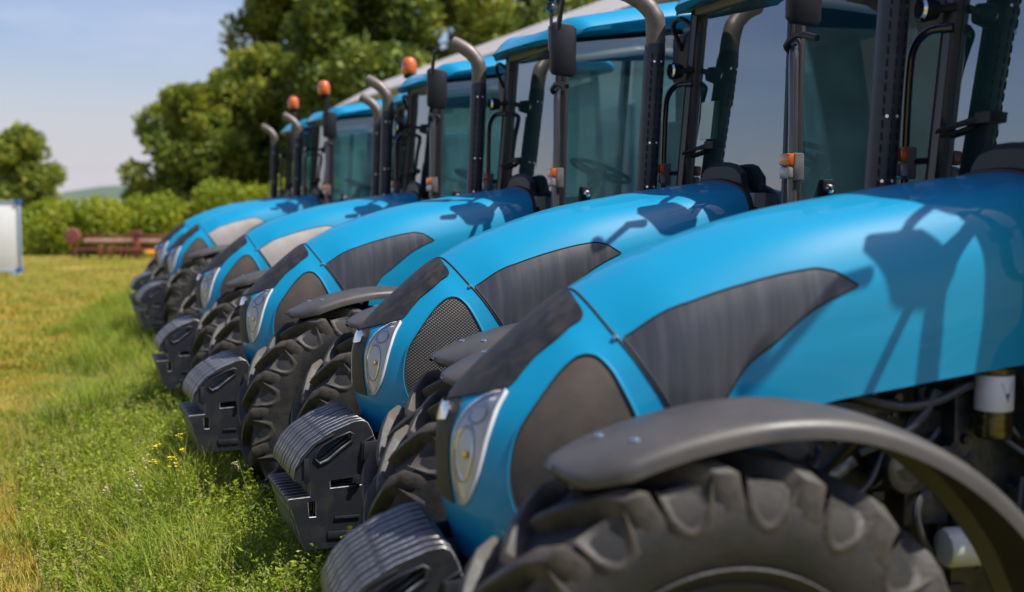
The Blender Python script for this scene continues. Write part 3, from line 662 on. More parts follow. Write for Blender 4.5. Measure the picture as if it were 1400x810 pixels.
        mb = MB(); mb.tube(smooth_path(P, 6), .021 if s > 0 else .016, 12); mb.build('grab_rail', 'rail' if s > 0 else 'frame', T)
    # windscreen
    def ws(t, yy, z): return (-1.195 - .06 * (z - 1.2), yy, z)
    w0, w1 = .505 - .055 * .3, .505 - .055 * 1.5
    A = [(-1.19, -w0, 1.45), (-1.14, w0 + .07, 1.45), (-1.218, w1 + .066, 2.73), (-1.268, -w1 + .003, 2.73)]; B = [(x - .005, y, z) for x, y, z in A]
    wsn = MB().hexa(A, B).build('windscreen', 'wsglass', T, smooth=False)
    fr = MB().tube([Vector(p) for p in [A[1], A[2], A[3], A[0]]], .013, 6).build('windscreen_seal', 'rubberseal', wsn)
    st = MB().box((-1.224, -.27, 2.165), (.002, .155, .185), Matrix.Rotation(R(-3.4), 3, 'Y')); st.build('sticker', 'paper', wsn, smooth=False)
    A = [(-2.60, -.50, 1.7), (-2.60, .50, 1.7), (-2.56, .46, 2.78), (-2.56, -.46, 2.78)]; B = [(x - .005, y, z) for x, y, z in A]
    MB().hexa(A, B).build('rear_window', 'glass', T, smooth=False)
    # front cross members, firewall
    MB().box((-1.20, 0, 1.30), (.04, .98, .46)).build('cab_cross_member', 'frame', T, bevel=.006); MB().box((-1.262, .03, 2.752), (.06, .92, .05)).build('windscreen_header', 'frame', T, bevel=.006)
    # bonnet cowl (arched black collar behind the bonnet)
    mb = MB(); vs = np.linspace(1.2, 5, 34); P = S(np.zeros(34), vs); N = SN(np.zeros(34), vs)
    full = [(p, n_) for p, n_ in zip(P, N)]; rows = []
    for dx, dn in ((.010, -.004), (.006, .009), (-.012, .014), (-.030, .012), (-.036, .0), (-.036, -.03)):
        r_ = [(p[0] + dx, p[1] + n_[1] * dn, p[2] + n_[2] * dn) for p, n_ in full]
        rows.append(r_ + [(a, -b, c) for a, b, c in r_[::-1]])
    k = len(rows[0]); mb.add([p for r_ in rows for p in r_], [(i * k + j, i * k + j + 1, (i + 1) * k + j + 1, (i + 1) * k + j) for i in range(5) for j in range(k - 1)])
    mb.build('hood_collar', 'black', T)
    mb = MB(); A = [];
    prof = [(-1.112, 1.82), (-1.118, 1.925), (-1.135, 1.945), (-1.155, 1.93), (-1.155, 1.80)]
    rows = []
    for yy, sc_ in ((-.14, 0), (-.125, .55), (-.09, .88), (-.03, 1), (.05, 1.02), (.12, 1), (.19, .9), (.245, .6), (.265, 0)):
        rows.append([(x, yy - .02, 1.80 + (z - 1.80) * (.15 + .85 * sc_)) for x, z in prof])
    k = 5; mb.add([p for r_ in rows for p in r_], [(i * k + j, i * k + j + 1, (i + 1) * k + j + 1, (i + 1) * k + j) for i in range(8) for j in range(4)])
    mb.build('air_intake_hump', 'black', T)
    MB().box((-1.14, 0, 1.55), (.06, .72, .50)).build('firewall', 'interior', T)
    # wiper
    mb = MB(); mb.tube([(-1.20, -.20, 2.035), (-1.185, -.24, 2.034), (-1.19, -.46, 2.012), (-1.192, -.60 + .12, 2.0)], [.012, .014, .008, .005], 8, flat=(1, .9))
    mb.box((-1.206, -.19, 2.04), (.05, .085, .034)); mb.tube([(-1.198, -.26, 2.012), (-1.20, -.50, 1.99)], .006, 6)
    mb.build('wiper', 'rubberseal', T)
    MB().lathe([(.05, 0), (.046, .012), (0, .016)], 'x', (-1.245, -.165, 2.07), 20).build('wiper_motor', 'interior', T)
    # roof: lofted shell
    rows = []; NX = 44
    for i in range(NX):
        t = (i / (NX - 1)) ** 1.6; x = -1.06 - 1.62 * t
        top = 2.845 + .19 * min(1, (t * 1.5)) - .10 * max(0, t - .75) ** 1.2; bot = 2.727 + .125 * min(1, t * 1.4)
        ed = math.sin(math.pi / 2 * min(1, .04 + t * 8.5)) * math.sin(math.pi / 2 * min(1, .3 + (1 - t) * 9))
        hw = (.64 + .03 * min(1, t * 2)) * (.90 + .10 * ed); th = (top - bot) * (.14 + .86 * ed); bt = bot - .012 * (1 - ed)
        ring = []
        for (yy, zz) in ((-.93, 0), (-.99, .22), (-1.0, .42), (-.965, .62), (-.90, .82), (-.82, .95), (-.72, .97), (-.60, .80), (-.45, .66), (0, .64), (.45, .66), (.60, .80), (.72, .97), (.82, .95), (.90, .82), (.965, .62), (1.0, .42), (.99, .22), (.93, 0), (0, .02)):
            ring.append((x - .15 * abs(yy) ** 3.2 * max(0, 1 - t * 2.5), yy * hw, bt + zz * th))
        rows.append(ring)
    k = len(rows[0]); vs = [p for r_ in rows for p in r_]
    fs = [(i * k + j, i * k + (j + 1) % k, (i + 1) * k + (j + 1) % k, (i + 1) * k + j) for i in range(NX - 1) for j in range(k)] + [tuple(range(k)), tuple((NX - 1) * k + j for j in range(k - 1, -1, -1))]
    rf = MB().add(vs, fs).build('roof', 'blue', T, angle=40)
    MB().box((-1.85, 0, 2.755), (1.24, .92, .04), Matrix.Rotation(R(3), 3, 'Y')).build('roof_lining', 'headliner', rf, bevel=.01)
    # near mirror with curved arm
    mb = MB(); mb.prism([(-1.085, 2.505), (-1.205, 2.495), (-1.222, 2.52), (-1.225, 2.775), (-1.205, 2.795), (-1.09, 2.81), (-1.068, 2.79), (-1.066, 2.53)], .655, .695, 'xz')
    mr = mb.build('mirror', 'black', T, bevel=.006)
    MB().prism([(-1.085, 2.53), (-1.205, 2.52), (-1.21, 2.765), (-1.085, 2.785)], .6495, .6535, 'xz').build('mirror_glass', 'chrome', mr)
    mb = MB(); mb.tube(smooth_path([(-1.20, .54, 2.66), (-1.14, .60, 2.68), (-1.13, .64, 2.69), (-1.13, .67, 2.68)], 6), .015, 8); mb.build('mirror_arm', 'black', mr); mb = MB()
    mb.tube(smooth_path([(-1.16, .56, 2.40), (-1.10, .62, 2.42), (-1.09, .72, 2.45), (-1.09, .86, 2.42)], 6), .014, 8); mb.build('mirror_brace', 'black', mr); mb = MB(); mb.lathe([(0, -.028), (.02, -.02), (.028, 0), (.02, .02), (0, .028)], 'z', (-1.125, .645, 2.685), 14)
    mb.build('ball_joint', 'black', mr)
    MB().tube([(-1.09, .73, 2.76), (-1.095, .79, 2.93)], [.017, .014], 8).build('aerial_stub', 'frame', T)
    # far mirror
    mb = MB(); mb.prism([(-.62, 2.40), (-.80, 2.395), (-.815, 2.42), (-.81, 2.64), (-.62, 2.66), (-.605, 2.64), (-.605, 2.42)], -1.345, -1.30, 'yz'); mr = mb.build('mirror', 'black', T, bevel=.012)
    MB().prism([(-.625, 2.42), (-.79, 2.415), (-.795, 2.63), (-.625, 2.64)], -1.3495, -1.3465, 'yz').build('mirror_glass', 'chrome', mr)
    MB().tube(smooth_path([(-1.25, -.43, 2.62), (-1.22, -.55, 2.70), (-1.24, -.68, 2.68), (-1.30, -.70, 2.56)], 6), .013, 8).build('mirror_arm', 'black', mr)
    # work lamp beside the exhaust
    mb = MB().lathe([(0, -.05), (.035, -.045), (.045, 0), (.045, .01)], 'x', (-1.13, -.47, 2.425), 20); wl = mb.build('work_lamp', 'black', T)
    MB().lathe([(.042, .0), (.034, .008), (.02, .002), (0, .004)], 'x', (-1.12, -.47, 2.425), 20).build('lamp_lens', 'chrome', wl)
    mb = MB().tube([(-1.23, -.43, 2.43), (-1.16, -.46, 2.425)], .015, 8).build('lamp_bracket', 'black', wl)
    # exhaust stack with slotted shield and bent tip
    b0, b1 = Vector((-1.03, -.625, 1.25)), Vector((-1.055, -.525, 2.56))
    d = b1 - b0
    sh = []
    for t in (0, .02, .5, .98, 1):
        c = b0 + d * t; k = .94 if t in (0, 1) else 1
        sh.append([(c.x + .052 * k * math.cos(a) - .0 , c.y + .062 * k * math.sin(a), c.z) for a in [R(q) for q in (0, 22, 45, 68, 90, 112, 135, 158, 180, 202, 225, 248, 270, 292, 315, 338)]])
    vs = [p for r_ in sh for p in r_]; k = 16
    ex = MB().add(vs, [(i * k + j, i * k + (j + 1) % k, (i + 1) * k + (j + 1) % k, (i + 1) * k + j) for i in range(4) for j in range(k)] + [tuple(range(k)), tuple(4 * k + j for j in range(k))]).build('exhaust_shield', 'exh', T)
    sl_ = MB()
    for ang in (48, 80, 112):
        for q in range(17):
            t = .44 + q * .032; c = b0 + d * t; a = R(ang); cx, cy = c.x + .0525 * math.cos(a), c.y + .0625 * math.sin(a)
            sl_.box((cx, cy, c.z), (.006, .006 if ang != 80 else .004, .028), Matrix.Rotation(a, 3, 'Z'))
    sl_.build('shield_slot', 'slot', ex, smooth=False)['kind'] = 'stuff'
    bo = MB()
    for t in (.62, .93, .45):
        c = b0 + d * t
        for ang in (62, 96): bo.cyl((c.x + .050 * math.cos(R(ang)), c.y + .060 * math.sin(R(ang)), c.z), (c.x + .060 * math.cos(R(ang)), c.y + .070 * math.sin(R(ang)), c.z), .006, 6)
    bo.build('shield_bolt', 'chrome', ex)['kind'] = 'stuff'
    tipP = smooth_path([(-1.055, -.525, 2.54), (-1.056, -.522, 2.62), (-1.045, -.52, 2.70), (-1.0, -.54, 2.765), (-.945, -.575, 2.81), (-.90, -.605, 2.835)], 5)
    tp = MB().tube(tipP, [.050] * 11 + [.046] * (len(tipP) - 11), 18, cap=False)
    inner = tipP[-8:]; tp.tube([tuple(Vector(p)) for p in inner], .041, 18, cap=False); tp.build('exhaust_tip', 'pipe', T)
    MB().tube([(-1.055, -.525, 1.2), (-1.0, -.45, 1.12), (-.8, -.3, 1.1)], .05, 12).build('exhaust_pipe', 'pipe', T)
    # interior
    mb = MB(); mb.prism([(-1.20, 1.2), (-1.20, 1.72), (-1.30, 1.80), (-1.46, 1.80), (-1.52, 1.70), (-1.48, 1.2)], -.26, .26); mb.box((-1.9, 0, 1.12), (1.4, 1.0, .06)); mb.box((-1.85, -.38, 1.45), (.9, .18, .55)); mb.build('console', 'interior', T, bevel=.015)
    sw = MB(); c = Vector((-1.70, .02, 1.97)); ax = Vector((.36, 0, -.93)).normalized(); e1 = Vector((0, 1, 0)); e2 = ax.cross(e1)
    sw.tube([tuple(c + (e1 * math.cos(2 * math.pi * k / 32) + e2 * math.sin(2 * math.pi * k / 32)) * .20) for k in range(33)], .015, 8, cap=False)
    for a in (90, 210, 330): sw.tube([tuple(c + ax * .03), tuple(c + (e1 * math.cos(R(a)) + e2 * math.sin(R(a))) * .195)], .014, 6)
    sw.cyl(tuple(c - ax * .01), tuple(c + ax * .05), .045, 14); sw.tube([tuple(c + ax * .04), (-1.48, 0, 1.62)], .035, 10); sw.build('steering_wheel', 'black', T)
    st = MB(); st.box((-2.02, 0, 1.60), (.48, .50, .14)); st.build('seat', 'seat', T, bevel=.04)
    st = MB(); st.box((-2.26, 0, 1.98), (.13, .48, .66), Matrix.Rotation(R(-8), 3, 'Y')); st.build('seat_back', 'seat', T, bevel=.045)
    lv = MB()
    for (x, y, z, h) in ((-1.75, -.33, 1.72, .22), (-1.85, -.36, 1.72, .16), (-1.55, .28, 1.5, .30)):
        lv.tube([(x, y, z), (x - .03, y, z + h)], .008, 6); lv.lathe([(0, -.02), (.018, 0), (.014, .025), (0, .03)], 'z', (x - .03, y, z + h), 10)
    lv.build('lever', 'interior', T)
    return T
def copy_tree(o, parent=None):
    c = o.copy(); col.objects.link(c)
    if parent is not None: c.parent = parent
    for ch in list(o.children): copy_tree(ch, c)
    return c
POSE = [(.41, 3.574, 12.593, -.012), (-.083, 5.487, 20.077, 0), (-1.015, 7.49, 21.289, 0), (-1.892, 9.925, 19.969, 0), (-2.181, 11.664, 18.416, 0), (-3.409, 14.416, 22.8, .02), (-4.129, 16.528, 20.685, .02)]
LABEL = ['nearest blue tractor, cut off by the right edge, its big front tyre in the foreground',
 'second nearest blue tractor, in sharp focus with a mesh side grille and finned front weights',
 'third blue tractor from the camera, with a tall antenna on its cab roof corner',
 'fourth blue tractor from the camera, pale side panel, short antenna stub on its roof',
 'fifth blue tractor, mostly hidden, showing only its exhaust and the highest orange beacon',
 'sixth blue tractor, next to last, with pale side panel and middle orange beacon',
 'farthest blue tractor at the end of the row, with the lowest orange beacon']
proto = make_tractor()
tractors = []
for i, (x, y, a, dz) in enumerate(POSE):
    t = proto if i == 0 else copy_tree(proto)
    t.location = (x, y, dz); t.rotation_euler = (0, 0, math.pi + R(a))
    tag(t, LABEL[i], 'tractor', 'blue tractors parked side by side in a row')
    tractors.append(t)
def beacon(T):
    b = MB().tube([(-1.20, .45, 2.80), (-1.19, .45, 2.86), (-1.15, .45, 2.93)], .012, 8); b.lathe([(.05, 2.93), (.055, 2.95), (.045, 2.965), (0, 2.965)], 'z', (-1.14, .45, 0), 20)
    b = b.build('beacon', 'black', T)
    MB().lathe([(.062, 2.965), (.070, 2.98), (.071, 3.05), (.060, 3.095), (.035, 3.12), (0, 3.127)], 'z', (-1.14, .45, 0), 24).build('beacon_dome', 'amber', b)
    MB().lathe([(.05, 2.985), (.052, 3.0), (.05, 3.06), (0, 3.08)], 'z', (-1.14, .45, 0), 16).build('beacon_reflector', 'chrome', b)
beacon(tractors[4])
for k in (5, 6):
    for ch in list(tractors[4].children):
        if ch.name.startswith('beacon'): copy_tree(ch, tractors[k]).location.z = .05
# antenna on the third, stub on the fourth
mb = MB().tube([(-1.12, .56, 2.66), (-1.12, .56, 3.2)], .011, 8); mb.cyl((-1.12, .56, 2.66), (-1.12, .56, 2.80), .019, 10); mb.lathe([(0, -.02), (.034, -.012), (.034, .012), (.022, .03)], 'z', (-1.12, .56, 2.90), 14)
hel = [(-1.12 + .024 * math.cos(k * .9), .56 + .024 * math.sin(k * .9), 2.93 + k * .0022) for k in range(70)]; mb.tube(hel, .007, 5)
mb.build('antenna', 'frame', tractors[2])
for k in (0, 1): MB().tube([(-1.095, .79, 2.92), (-1.10, .93, 3.12), (-1.10, .95, 3.20)], [.015, .012, .03], 8).build('shadow_whip', 'frame', tractors[k])  # unseen whip tubes, added to cast the long streak on the bonnets
# sky reflection put into a paler panel colour on some of the tractors
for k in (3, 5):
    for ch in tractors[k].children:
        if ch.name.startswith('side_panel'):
            ch.data = ch.data.copy(); ch.data.materials.clear(); ch.data.materials.append(M['vent_sky_sheen']); ch['label'] = 'side panel with pale sky reflection painted in'
# dust-clogged grilles on every tractor but the second
M['meshdust'] = mat('dusty_grille', (.030, .028, .028), rough=.7, var=(.085, .066, .050), scale=5, detail=12, bump=.4, bump_scale=420, thr=(.38, .72))
dusty = None
for k, t in enumerate(tractors):
    if k == 1: continue
    for ch in t.children:
        if ch.name.startswith('side_grille'):
            if dusty is None: dusty = {}
            if ch.data not in dusty:
                d = ch.data.copy(); d.materials.clear(); d.materials.append(M['meshdust']); dusty[ch.data] = d
            ch.data = dusty[ch.data]; ch['label'] = 'dust-clogged side grille'
# only one windscreen sticker (second tractor)
for k, t in enumerate(tractors):
    if k == 1: continue
    for ch in t.children:
        if ch.name.startswith('windscreen'):
            for g in list(ch.children):
                if g.name.startswith('sticker'): bpy.data.objects.remove(g)

# ------------------------------------------------------------------ ground
def ground_mat():
    m = bpy.data.materials.new('lawn'); m.use_nodes = True; nt = m.node_tree; b = nt.nodes['Principled BSDF']
    tc = nd(nt, 'ShaderNodeTexCoord'); mp = nd(nt, 'ShaderNodeMapping'); nt.links.new(tc.outputs['Object'], mp.inputs[0])
    def noise(s, d=6, r=.6):
        n = nd(nt, 'ShaderNodeTexNoise'); n.inputs['Scale'].default_value = s; n.inputs['Detail'].default_value = d; n.inputs['Roughness'].default_value = r
        nt.links.new(mp.outputs[0], n.inputs['Vector']); return n.outputs['Fac']
    def mix(fac, a, c, lo=.4, hi=.6):
        r = nd(nt, 'ShaderNodeMapRange'); r.inputs[1].default_value = lo; r.inputs[2].default_value = hi; nt.links.new(fac, r.inputs[0])
        mx = nd(nt, 'ShaderNodeMix', data_type='RGBA'); nt.links.new(r.outputs[0], mx.inputs[0])
        for k, q in ((6, a), (7, c)):
            if isinstance(q, tuple): mx.inputs[k].default_value = (*q, 1)
            else: nt.links.new(q, mx.inputs[k])
        return mx.outputs[2]
    g = mix(noise(9), (.13, .14, .02), (.27, .24, .04), .35, .65)
    g = mix(noise(.35, 5), g, (.44, .29, .09), .50, .68)
    g = mix(noise(30, 4), g, (.05, .055, .018), .55, .75)
    g = mix(noise(2.2, 5), g, (.24, .18, .09), .60, .72)
    nt.links.new(g, b.inputs['Base Color']); b.inputs['Roughness'].default_value = .9; b.inputs['Specular IOR Level'].default_value = .1
    bp = nd(nt, 'ShaderNodeBump'); bp.inputs['Strength'].default_value = .6; bp.inputs['Distance'].default_value = .03; nt.links.new(noise(40, 5), bp.inputs['Height']); nt.links.new(bp.outputs[0], b.inputs['Normal'])
    return m
mb = MB(); mb.add([(-900, -900, 0), (900, -900, 0), (600, 1500, 0), (-600, 1500, 0)], [(0, 1, 2, 3)])
tag(mb.build('ground', ground_mat(), smooth=False), 'mown lawn with dry yellow patches', kind='structure')

rng = np.random.default_rng(7)
def np_mesh(name, V, F, m, rnd):
    """V (n,3), F (k,3|4) ; rnd per vertex attribute"""
    me = bpy.data.meshes.new(name); k = F.shape[1]
    me.vertices.add(len(V)); me.vertices.foreach_set('co', V.astype(np.float32).ravel())
    me.loops.add(F.size); me.loops.foreach_set('vertex_index', F.astype(np.int32).ravel())
    me.polygons.add(len(F)); me.polygons.foreach_set('loop_start', np.arange(0, F.size, k, dtype=np.int32))
    me.polygons.foreach_set('loop_total', np.full(len(F), k, dtype=np.int32))
    at = me.attributes.new('rnd', 'FLOAT', 'POINT'); at.data.foreach_set('value', rnd.astype(np.float32))
    me.update(); me.validate(); me.materials.append(m); return me
def blades(P, h, w, lean, az=None):
    """curved blades: 2 quads + tip -> 5 verts, emitted as triangles"""
    n = len(P); a = rng.uniform(0, 2 * np.pi, n); d = np.c_[np.cos(a), np.sin(a), np.zeros(n)]; s = np.c_[-d[:, 1], d[:, 0], np.zeros(n)]
    l = (lean * rng.uniform(.2, 1, n) * h)[:, None]; H = h[:, None] * np.array([[0, 0, 1]]); W = w[:, None]
    v0 = P - s * W; v1 = P + s * W; v2 = P + H * .55 + d * l * .35 - s * W * .8; v3 = P + H * .55 + d * l * .35 + s * W * .8; v4 = P + H * .95 + d * l
    V = np.stack([v0, v1, v2, v3, v4], 1).reshape(-1, 3); b = np.arange(n)[:, None] * 5
    F = np.concatenate([b + np.array([0, 1, 3]), b + np.array([0, 3, 2]), b + np.array([2, 3, 4])], 0); return V, F, n
# line of the tractors' fronts
fx = np.array([.1, -.60, -1.03, -1.95, -2.80, -3.15, -4.4, -5.1, -6.2]); fy = np.array([2.4, 3.25, 5.14, 7.1, 9.57, 11.3, 13.9, 16.2, 19.5])
def front(y): return np.interp(y, fy, fx)
def edge(x, y): return .22 * np.sin(y * 1.7 + 1) + .16 * np.sin(y * 4.1 + x) + .12 * np.sin(x * 5 - y * 2.3)
def noise2(x, y, s, seed=0):
    r = np.random.default_rng(seed); out = 0
    for k in range(5):
        a = r.uniform(0, 6.28, 3); f = s * 1.7 ** k; out = out + np.sin(x * f * np.cos(a[0]) + y * f * np.sin(a[0]) + a[1]) * np.cos(y * f * np.cos(a[0]) * .8 - x * f * np.sin(a[0]) + a[2]) / 1.35 ** k
    return out
# short lawn
def scatter(n, y0, y1, x0f, x1f, power=1.0):
    y = y0 + (y1 - y0) * rng.uniform(0, 1, n) ** power; x = x0f(y) + (x1f(y) - x0f(y)) * rng.uniform(0, 1, n); return x, y
parts = []
for (n, y0, y1, pw, hh, ww) in ((170000, 4.2, 13, 1.3, .05, .0022), (60000, 13, 42, 1.5, .075, .006)):
    x, y = scatter(n, y0, y1, lambda y: -.46 * y - 1.6, lambda y: front(y) + .2, pw)
    nz = noise2(x, y, 1.3, 3); h = hh * rng.uniform(.5, 1.5, n) * (1 + .35 * np.clip(nz, -1, 1)); keep = rng.uniform(0, 1, n) < .8 + .3 * nz
    parts.append((np.c_[x, y, np.zeros(n)][keep], h[keep], np.full(keep.sum(), ww) * rng.uniform(.7, 1.3, keep.sum())))
Pp = np.vstack([p[0] for p in parts]); V, F, n = blades(Pp, np.concatenate([p[1] for p in parts]), np.concatenate([p[2] for p in parts]), 1.1)
rv = rng.uniform(0, 1, n)
M['grass'] = leafmat('grass_short', (.15, .20, .012), (.34, .32, .035), yellow=(.56, .33, .055), trans=.3, nscale=1.1)
o = link('lawn_grass', np_mesh('lawn_grass', V, F, M['grass'], np.repeat(rv, 5))); tag(o, 'short mown grass with dry blades', 'grass', kind='stuff')
# tall grass along the tractor noses and under them
M['tall'] = leafmat('grass_tall', (.080, .16, .008), (.29, .38, .025), yellow=(.40, .36, .05), trans=.35, nscale=4)
n = 130000; x, y = scatter(n, 3.0, 22, lambda y: front(y) - .05, lambda y: front(y) + 2.4, 1.25)
off = rng.normal(0, .50, n); sel = rng.uniform(0, 1, n) < .72; x = np.where(sel, front(y) - .15 + off - np.clip(rng.exponential(.25, n), 0, 1.6), x)
dx = front(y) - x
clump = noise2(x, y, 3.0, 11); kp = None
h = np.clip(.225 * np.exp(-np.clip(dx - .12 + edge(x, y), 0, 3) ** 2 / .34), .045, 1) * rng.uniform(.3, 1.45, n) * (1 + .45 * np.clip(clump, -1, 1.3))
h = np.where(x > front(y) + .6, h * .6, h)
V, F, n = blades(np.c_[x, y, np.zeros(n)], h, rng.uniform(.0012, .0038, n), 1.25)
o = link('tall_grass', np_mesh('tall_grass', V, F, M['tall'], np.repeat(rng.uniform(0, 1, n), 5))); tag(o, 'tall unmown grass along the tractor fronts', 'grass', kind='stuff')
# leafy weeds (many tiny leaves on stems)
def leaves(C, size, up=.4, asp=.5):
    n = len(C); d = rng.normal(0, 1, (n, 3)); d[:, 2] = np.abs(d[:, 2]) * up + .1; d /= np.linalg.norm(d, axis=1)[:, None]
    q = rng.normal(0, 1, (n, 3)); s = np.cross(d, q); s /= np.linalg.norm(s, axis=1)[:, None]; z = size[:, None]
    V = np.stack([C, C + d * z * .5 + s * z * asp * .5, C + d * z, C + d * z * .5 - s * z * asp * .5], 1).reshape(-1, 3)
    return V, np.arange(4 * n).reshape(n, 4)
M['weed'] = leafmat('weed_leaf', (.12, .21, .012), (.36, .42, .045), yellow=(.36, .38, .04), trans=.35)
ns = 5600; x, y = scatter(ns, 4.6, 11, lambda y: front(y) - .95, lambda y: front(y) + .40, 1.5); hs_ = rng.uniform(.08, .33, ns)
hs_ *= np.clip(1.15 - (front(y) - x) * .9, .35, 1.2)
k = 46; tt = rng.uniform(.15, 1, (ns, k)); ln = rng.normal(0, .25, (ns, 2))
C = np.stack([x[:, None] + ln[:, :1] * hs_[:, None] * tt, y[:, None] + ln[:, 1:] * hs_[:, None] * tt, hs_[:, None] * tt], 2).reshape(-1, 3) + rng.normal(0, .006, (ns * k, 3))
V, F = leaves(C, rng.choice([.012, .018, .034], ns * k, p=[.45, .4, .15]) * rng.uniform(.7, 1.2, ns * k), .6, .42)
o = link('weeds', np_mesh('weeds', V, F, M['weed'], np.repeat(rng.uniform(0, 1, ns * k), 4))); tag(o, 'low leafy weeds among the tall grass', 'weeds', kind='stuff')

# dry flowering stalks standing in the tall grass
ns = 900; x, y = scatter(ns, 4.2, 12, lambda y: front(y) - 1.1, lambda y: front(y) + .35, 1.4); hd_ = rng.uniform(.16, .42, ns)
V1, F1, n1 = blades(np.c_[x, y, np.zeros(ns)], hd_, np.full(ns, .0011), .35)
k = 26; tip = V1.reshape(-1, 5, 3)[:, 4]; mid = V1.reshape(-1, 5, 3)[:, 2]; tt = rng.uniform(.35, 1, (ns, k, 1))
C = (mid[:, None] * (1 - tt) + tip[:, None] * tt).reshape(-1, 3) + rng.normal(0, .004, (ns * k, 3)); V2, F2 = leaves(C, rng.uniform(.005, .012, ns * k), .9, .4)
M['dry'] = leafmat('dry_stalk', (.30, .30, .08), (.52, .42, .22), trans=.3)
F1q = np.c_[F1, F1[:, 2:3]]
V = np.vstack([V1, V2]); me = bpy.data.meshes.new('dry_stalks'); me.from_pydata(V.tolist(), [], F1.tolist() + (F2 + len(V1)).tolist())
at = me.attributes.new('rnd', 'FLOAT', 'POINT'); at.data.foreach_set('value', rng.uniform(0, 1, len(V)).astype(np.float32)); me.materials.append(M['dry'])
o = link('dry_stalks', me); tag(o, 'dry seeding grass stalks among the weeds', 'grass', kind='stuff')

# wild flowers: thin stem, small yellow heads
M['stem'] = mat('plant_stem', (.10, .17, .03), rough=.6)
M['petal'] = mat('yellow_petal', (.75, .62, .02), rough=.5)
M['seed'] = mat('dry_seed_head', (.50, .40, .27), rough=.8)
def at_pixel(u, v, y):   # direction through a photo pixel at depth y (used to place things once)
    p = R(4.171); up = (405 - v) / 1684.5; c, s = math.cos(p), math.sin(p); dy, dz = c + up * s, -s + up * c
    return ((u - 700) / 1684.5 * y / dy, y, 1.7404 + dz / dy * y)
fl = [(243, 597, 6.2, 'yellow wildflower highest of the clump left of the third tractor weights'), (216, 609, 6.0, 'yellow wildflower leftmost in the clump beside the dry seed heads'), (249, 617, 6.2, 'yellow wildflower rightmost in the clump near the third tractor weights'),
      (235, 625, 6.1, 'yellow wildflower in the middle of the small clump in tall grass'), (211, 631, 6.0, 'yellow wildflower low at the left beside the pinkish seed heads'), (238, 634, 6.1, 'yellow wildflower lowest in the small clump in tall grass')]
for (u, v, yy, lab) in fl:
    x, y, z = at_pixel(u, v, yy); g = empty('wildflower', (x + .03, y, 0))
    MB().tube(smooth_path([(0, 0, 0), (.01, 0, z * .5), (-.03, 0, z)], 4), .0022, 5).build('stem', 'stem', g)
    r = random.Random(u); hd = MB()
    for k in range(7):
        c = Vector((-.03 + r.gauss(0, .012), r.gauss(0, .012), z + r.uniform(-.02, .012)))
        for q in range(4):
            a = q * math.pi / 2 + r.random(); d = Vector((math.cos(a), math.sin(a), .35)) * .010; s_ = Vector((-math.sin(a), math.cos(a), 0)) * .005
            hd.add([c, c + d * .6 + s_, c + d, c + d * .6 - s_], [(0, 1, 2, 3)])
    hd.build('flower_head', 'petal', g, smooth=False)
    tag(g, lab, 'flower', 'yellow wildflowers in the tall grass')
sd = [(203, 628, 6.0, 'pinkish dry seed head at the top of its clump'), (183, 647, 5.9, 'pinkish dry seed head in the left middle of its clump'), (192, 668, 5.9, 'pinkish dry seed head below the yellow flowers'), (150, 672, 5.9, 'pinkish dry seed head farthest left above the mown grass'),
      (484, 716, 4.75, 'green seeded grass ear before the second tractor weights'), (325, 628, 5.9, 'pale grass ear before the third tractor weights')]
for j, (u, v, yy, lab) in enumerate(sd):
    x, y, z = at_pixel(u, v, yy); g = empty('seed_plant', (x + .05, y, 0))
    MB().tube(smooth_path([(0, 0, 0), (0, 0, z * .6), (-.05, 0, z)], 4), .0018, 5).build('stem', 'stem', g)
    r = random.Random(u); hd = MB()
    for k in range(46):
        t = r.random(); c = Vector((-.05 + r.gauss(0, .012) - .02 * t, r.gauss(0, .012), z - .03 + .06 * t)) if j < 4 else Vector((-.05 - .02 * t + r.gauss(0, .004), r.gauss(0, .004), z - .05 + .08 * (t - t * t * .6)))
        d = Vector((r.gauss(0, 1), r.gauss(0, 1), r.gauss(0, 1))).normalized() * .009; s_ = d.cross(Vector((0, 0, 1))).normalized() * .004
        hd.add([c, c + d * .5 + s_, c + d, c + d * .5 - s_], [(0, 1, 2, 3)])
    hd.build('seed_head', 'seed' if j != 4 else 'petal', g, smooth=False)
    tag(g, lab, 'plant', 'seed heads in the tall grass')

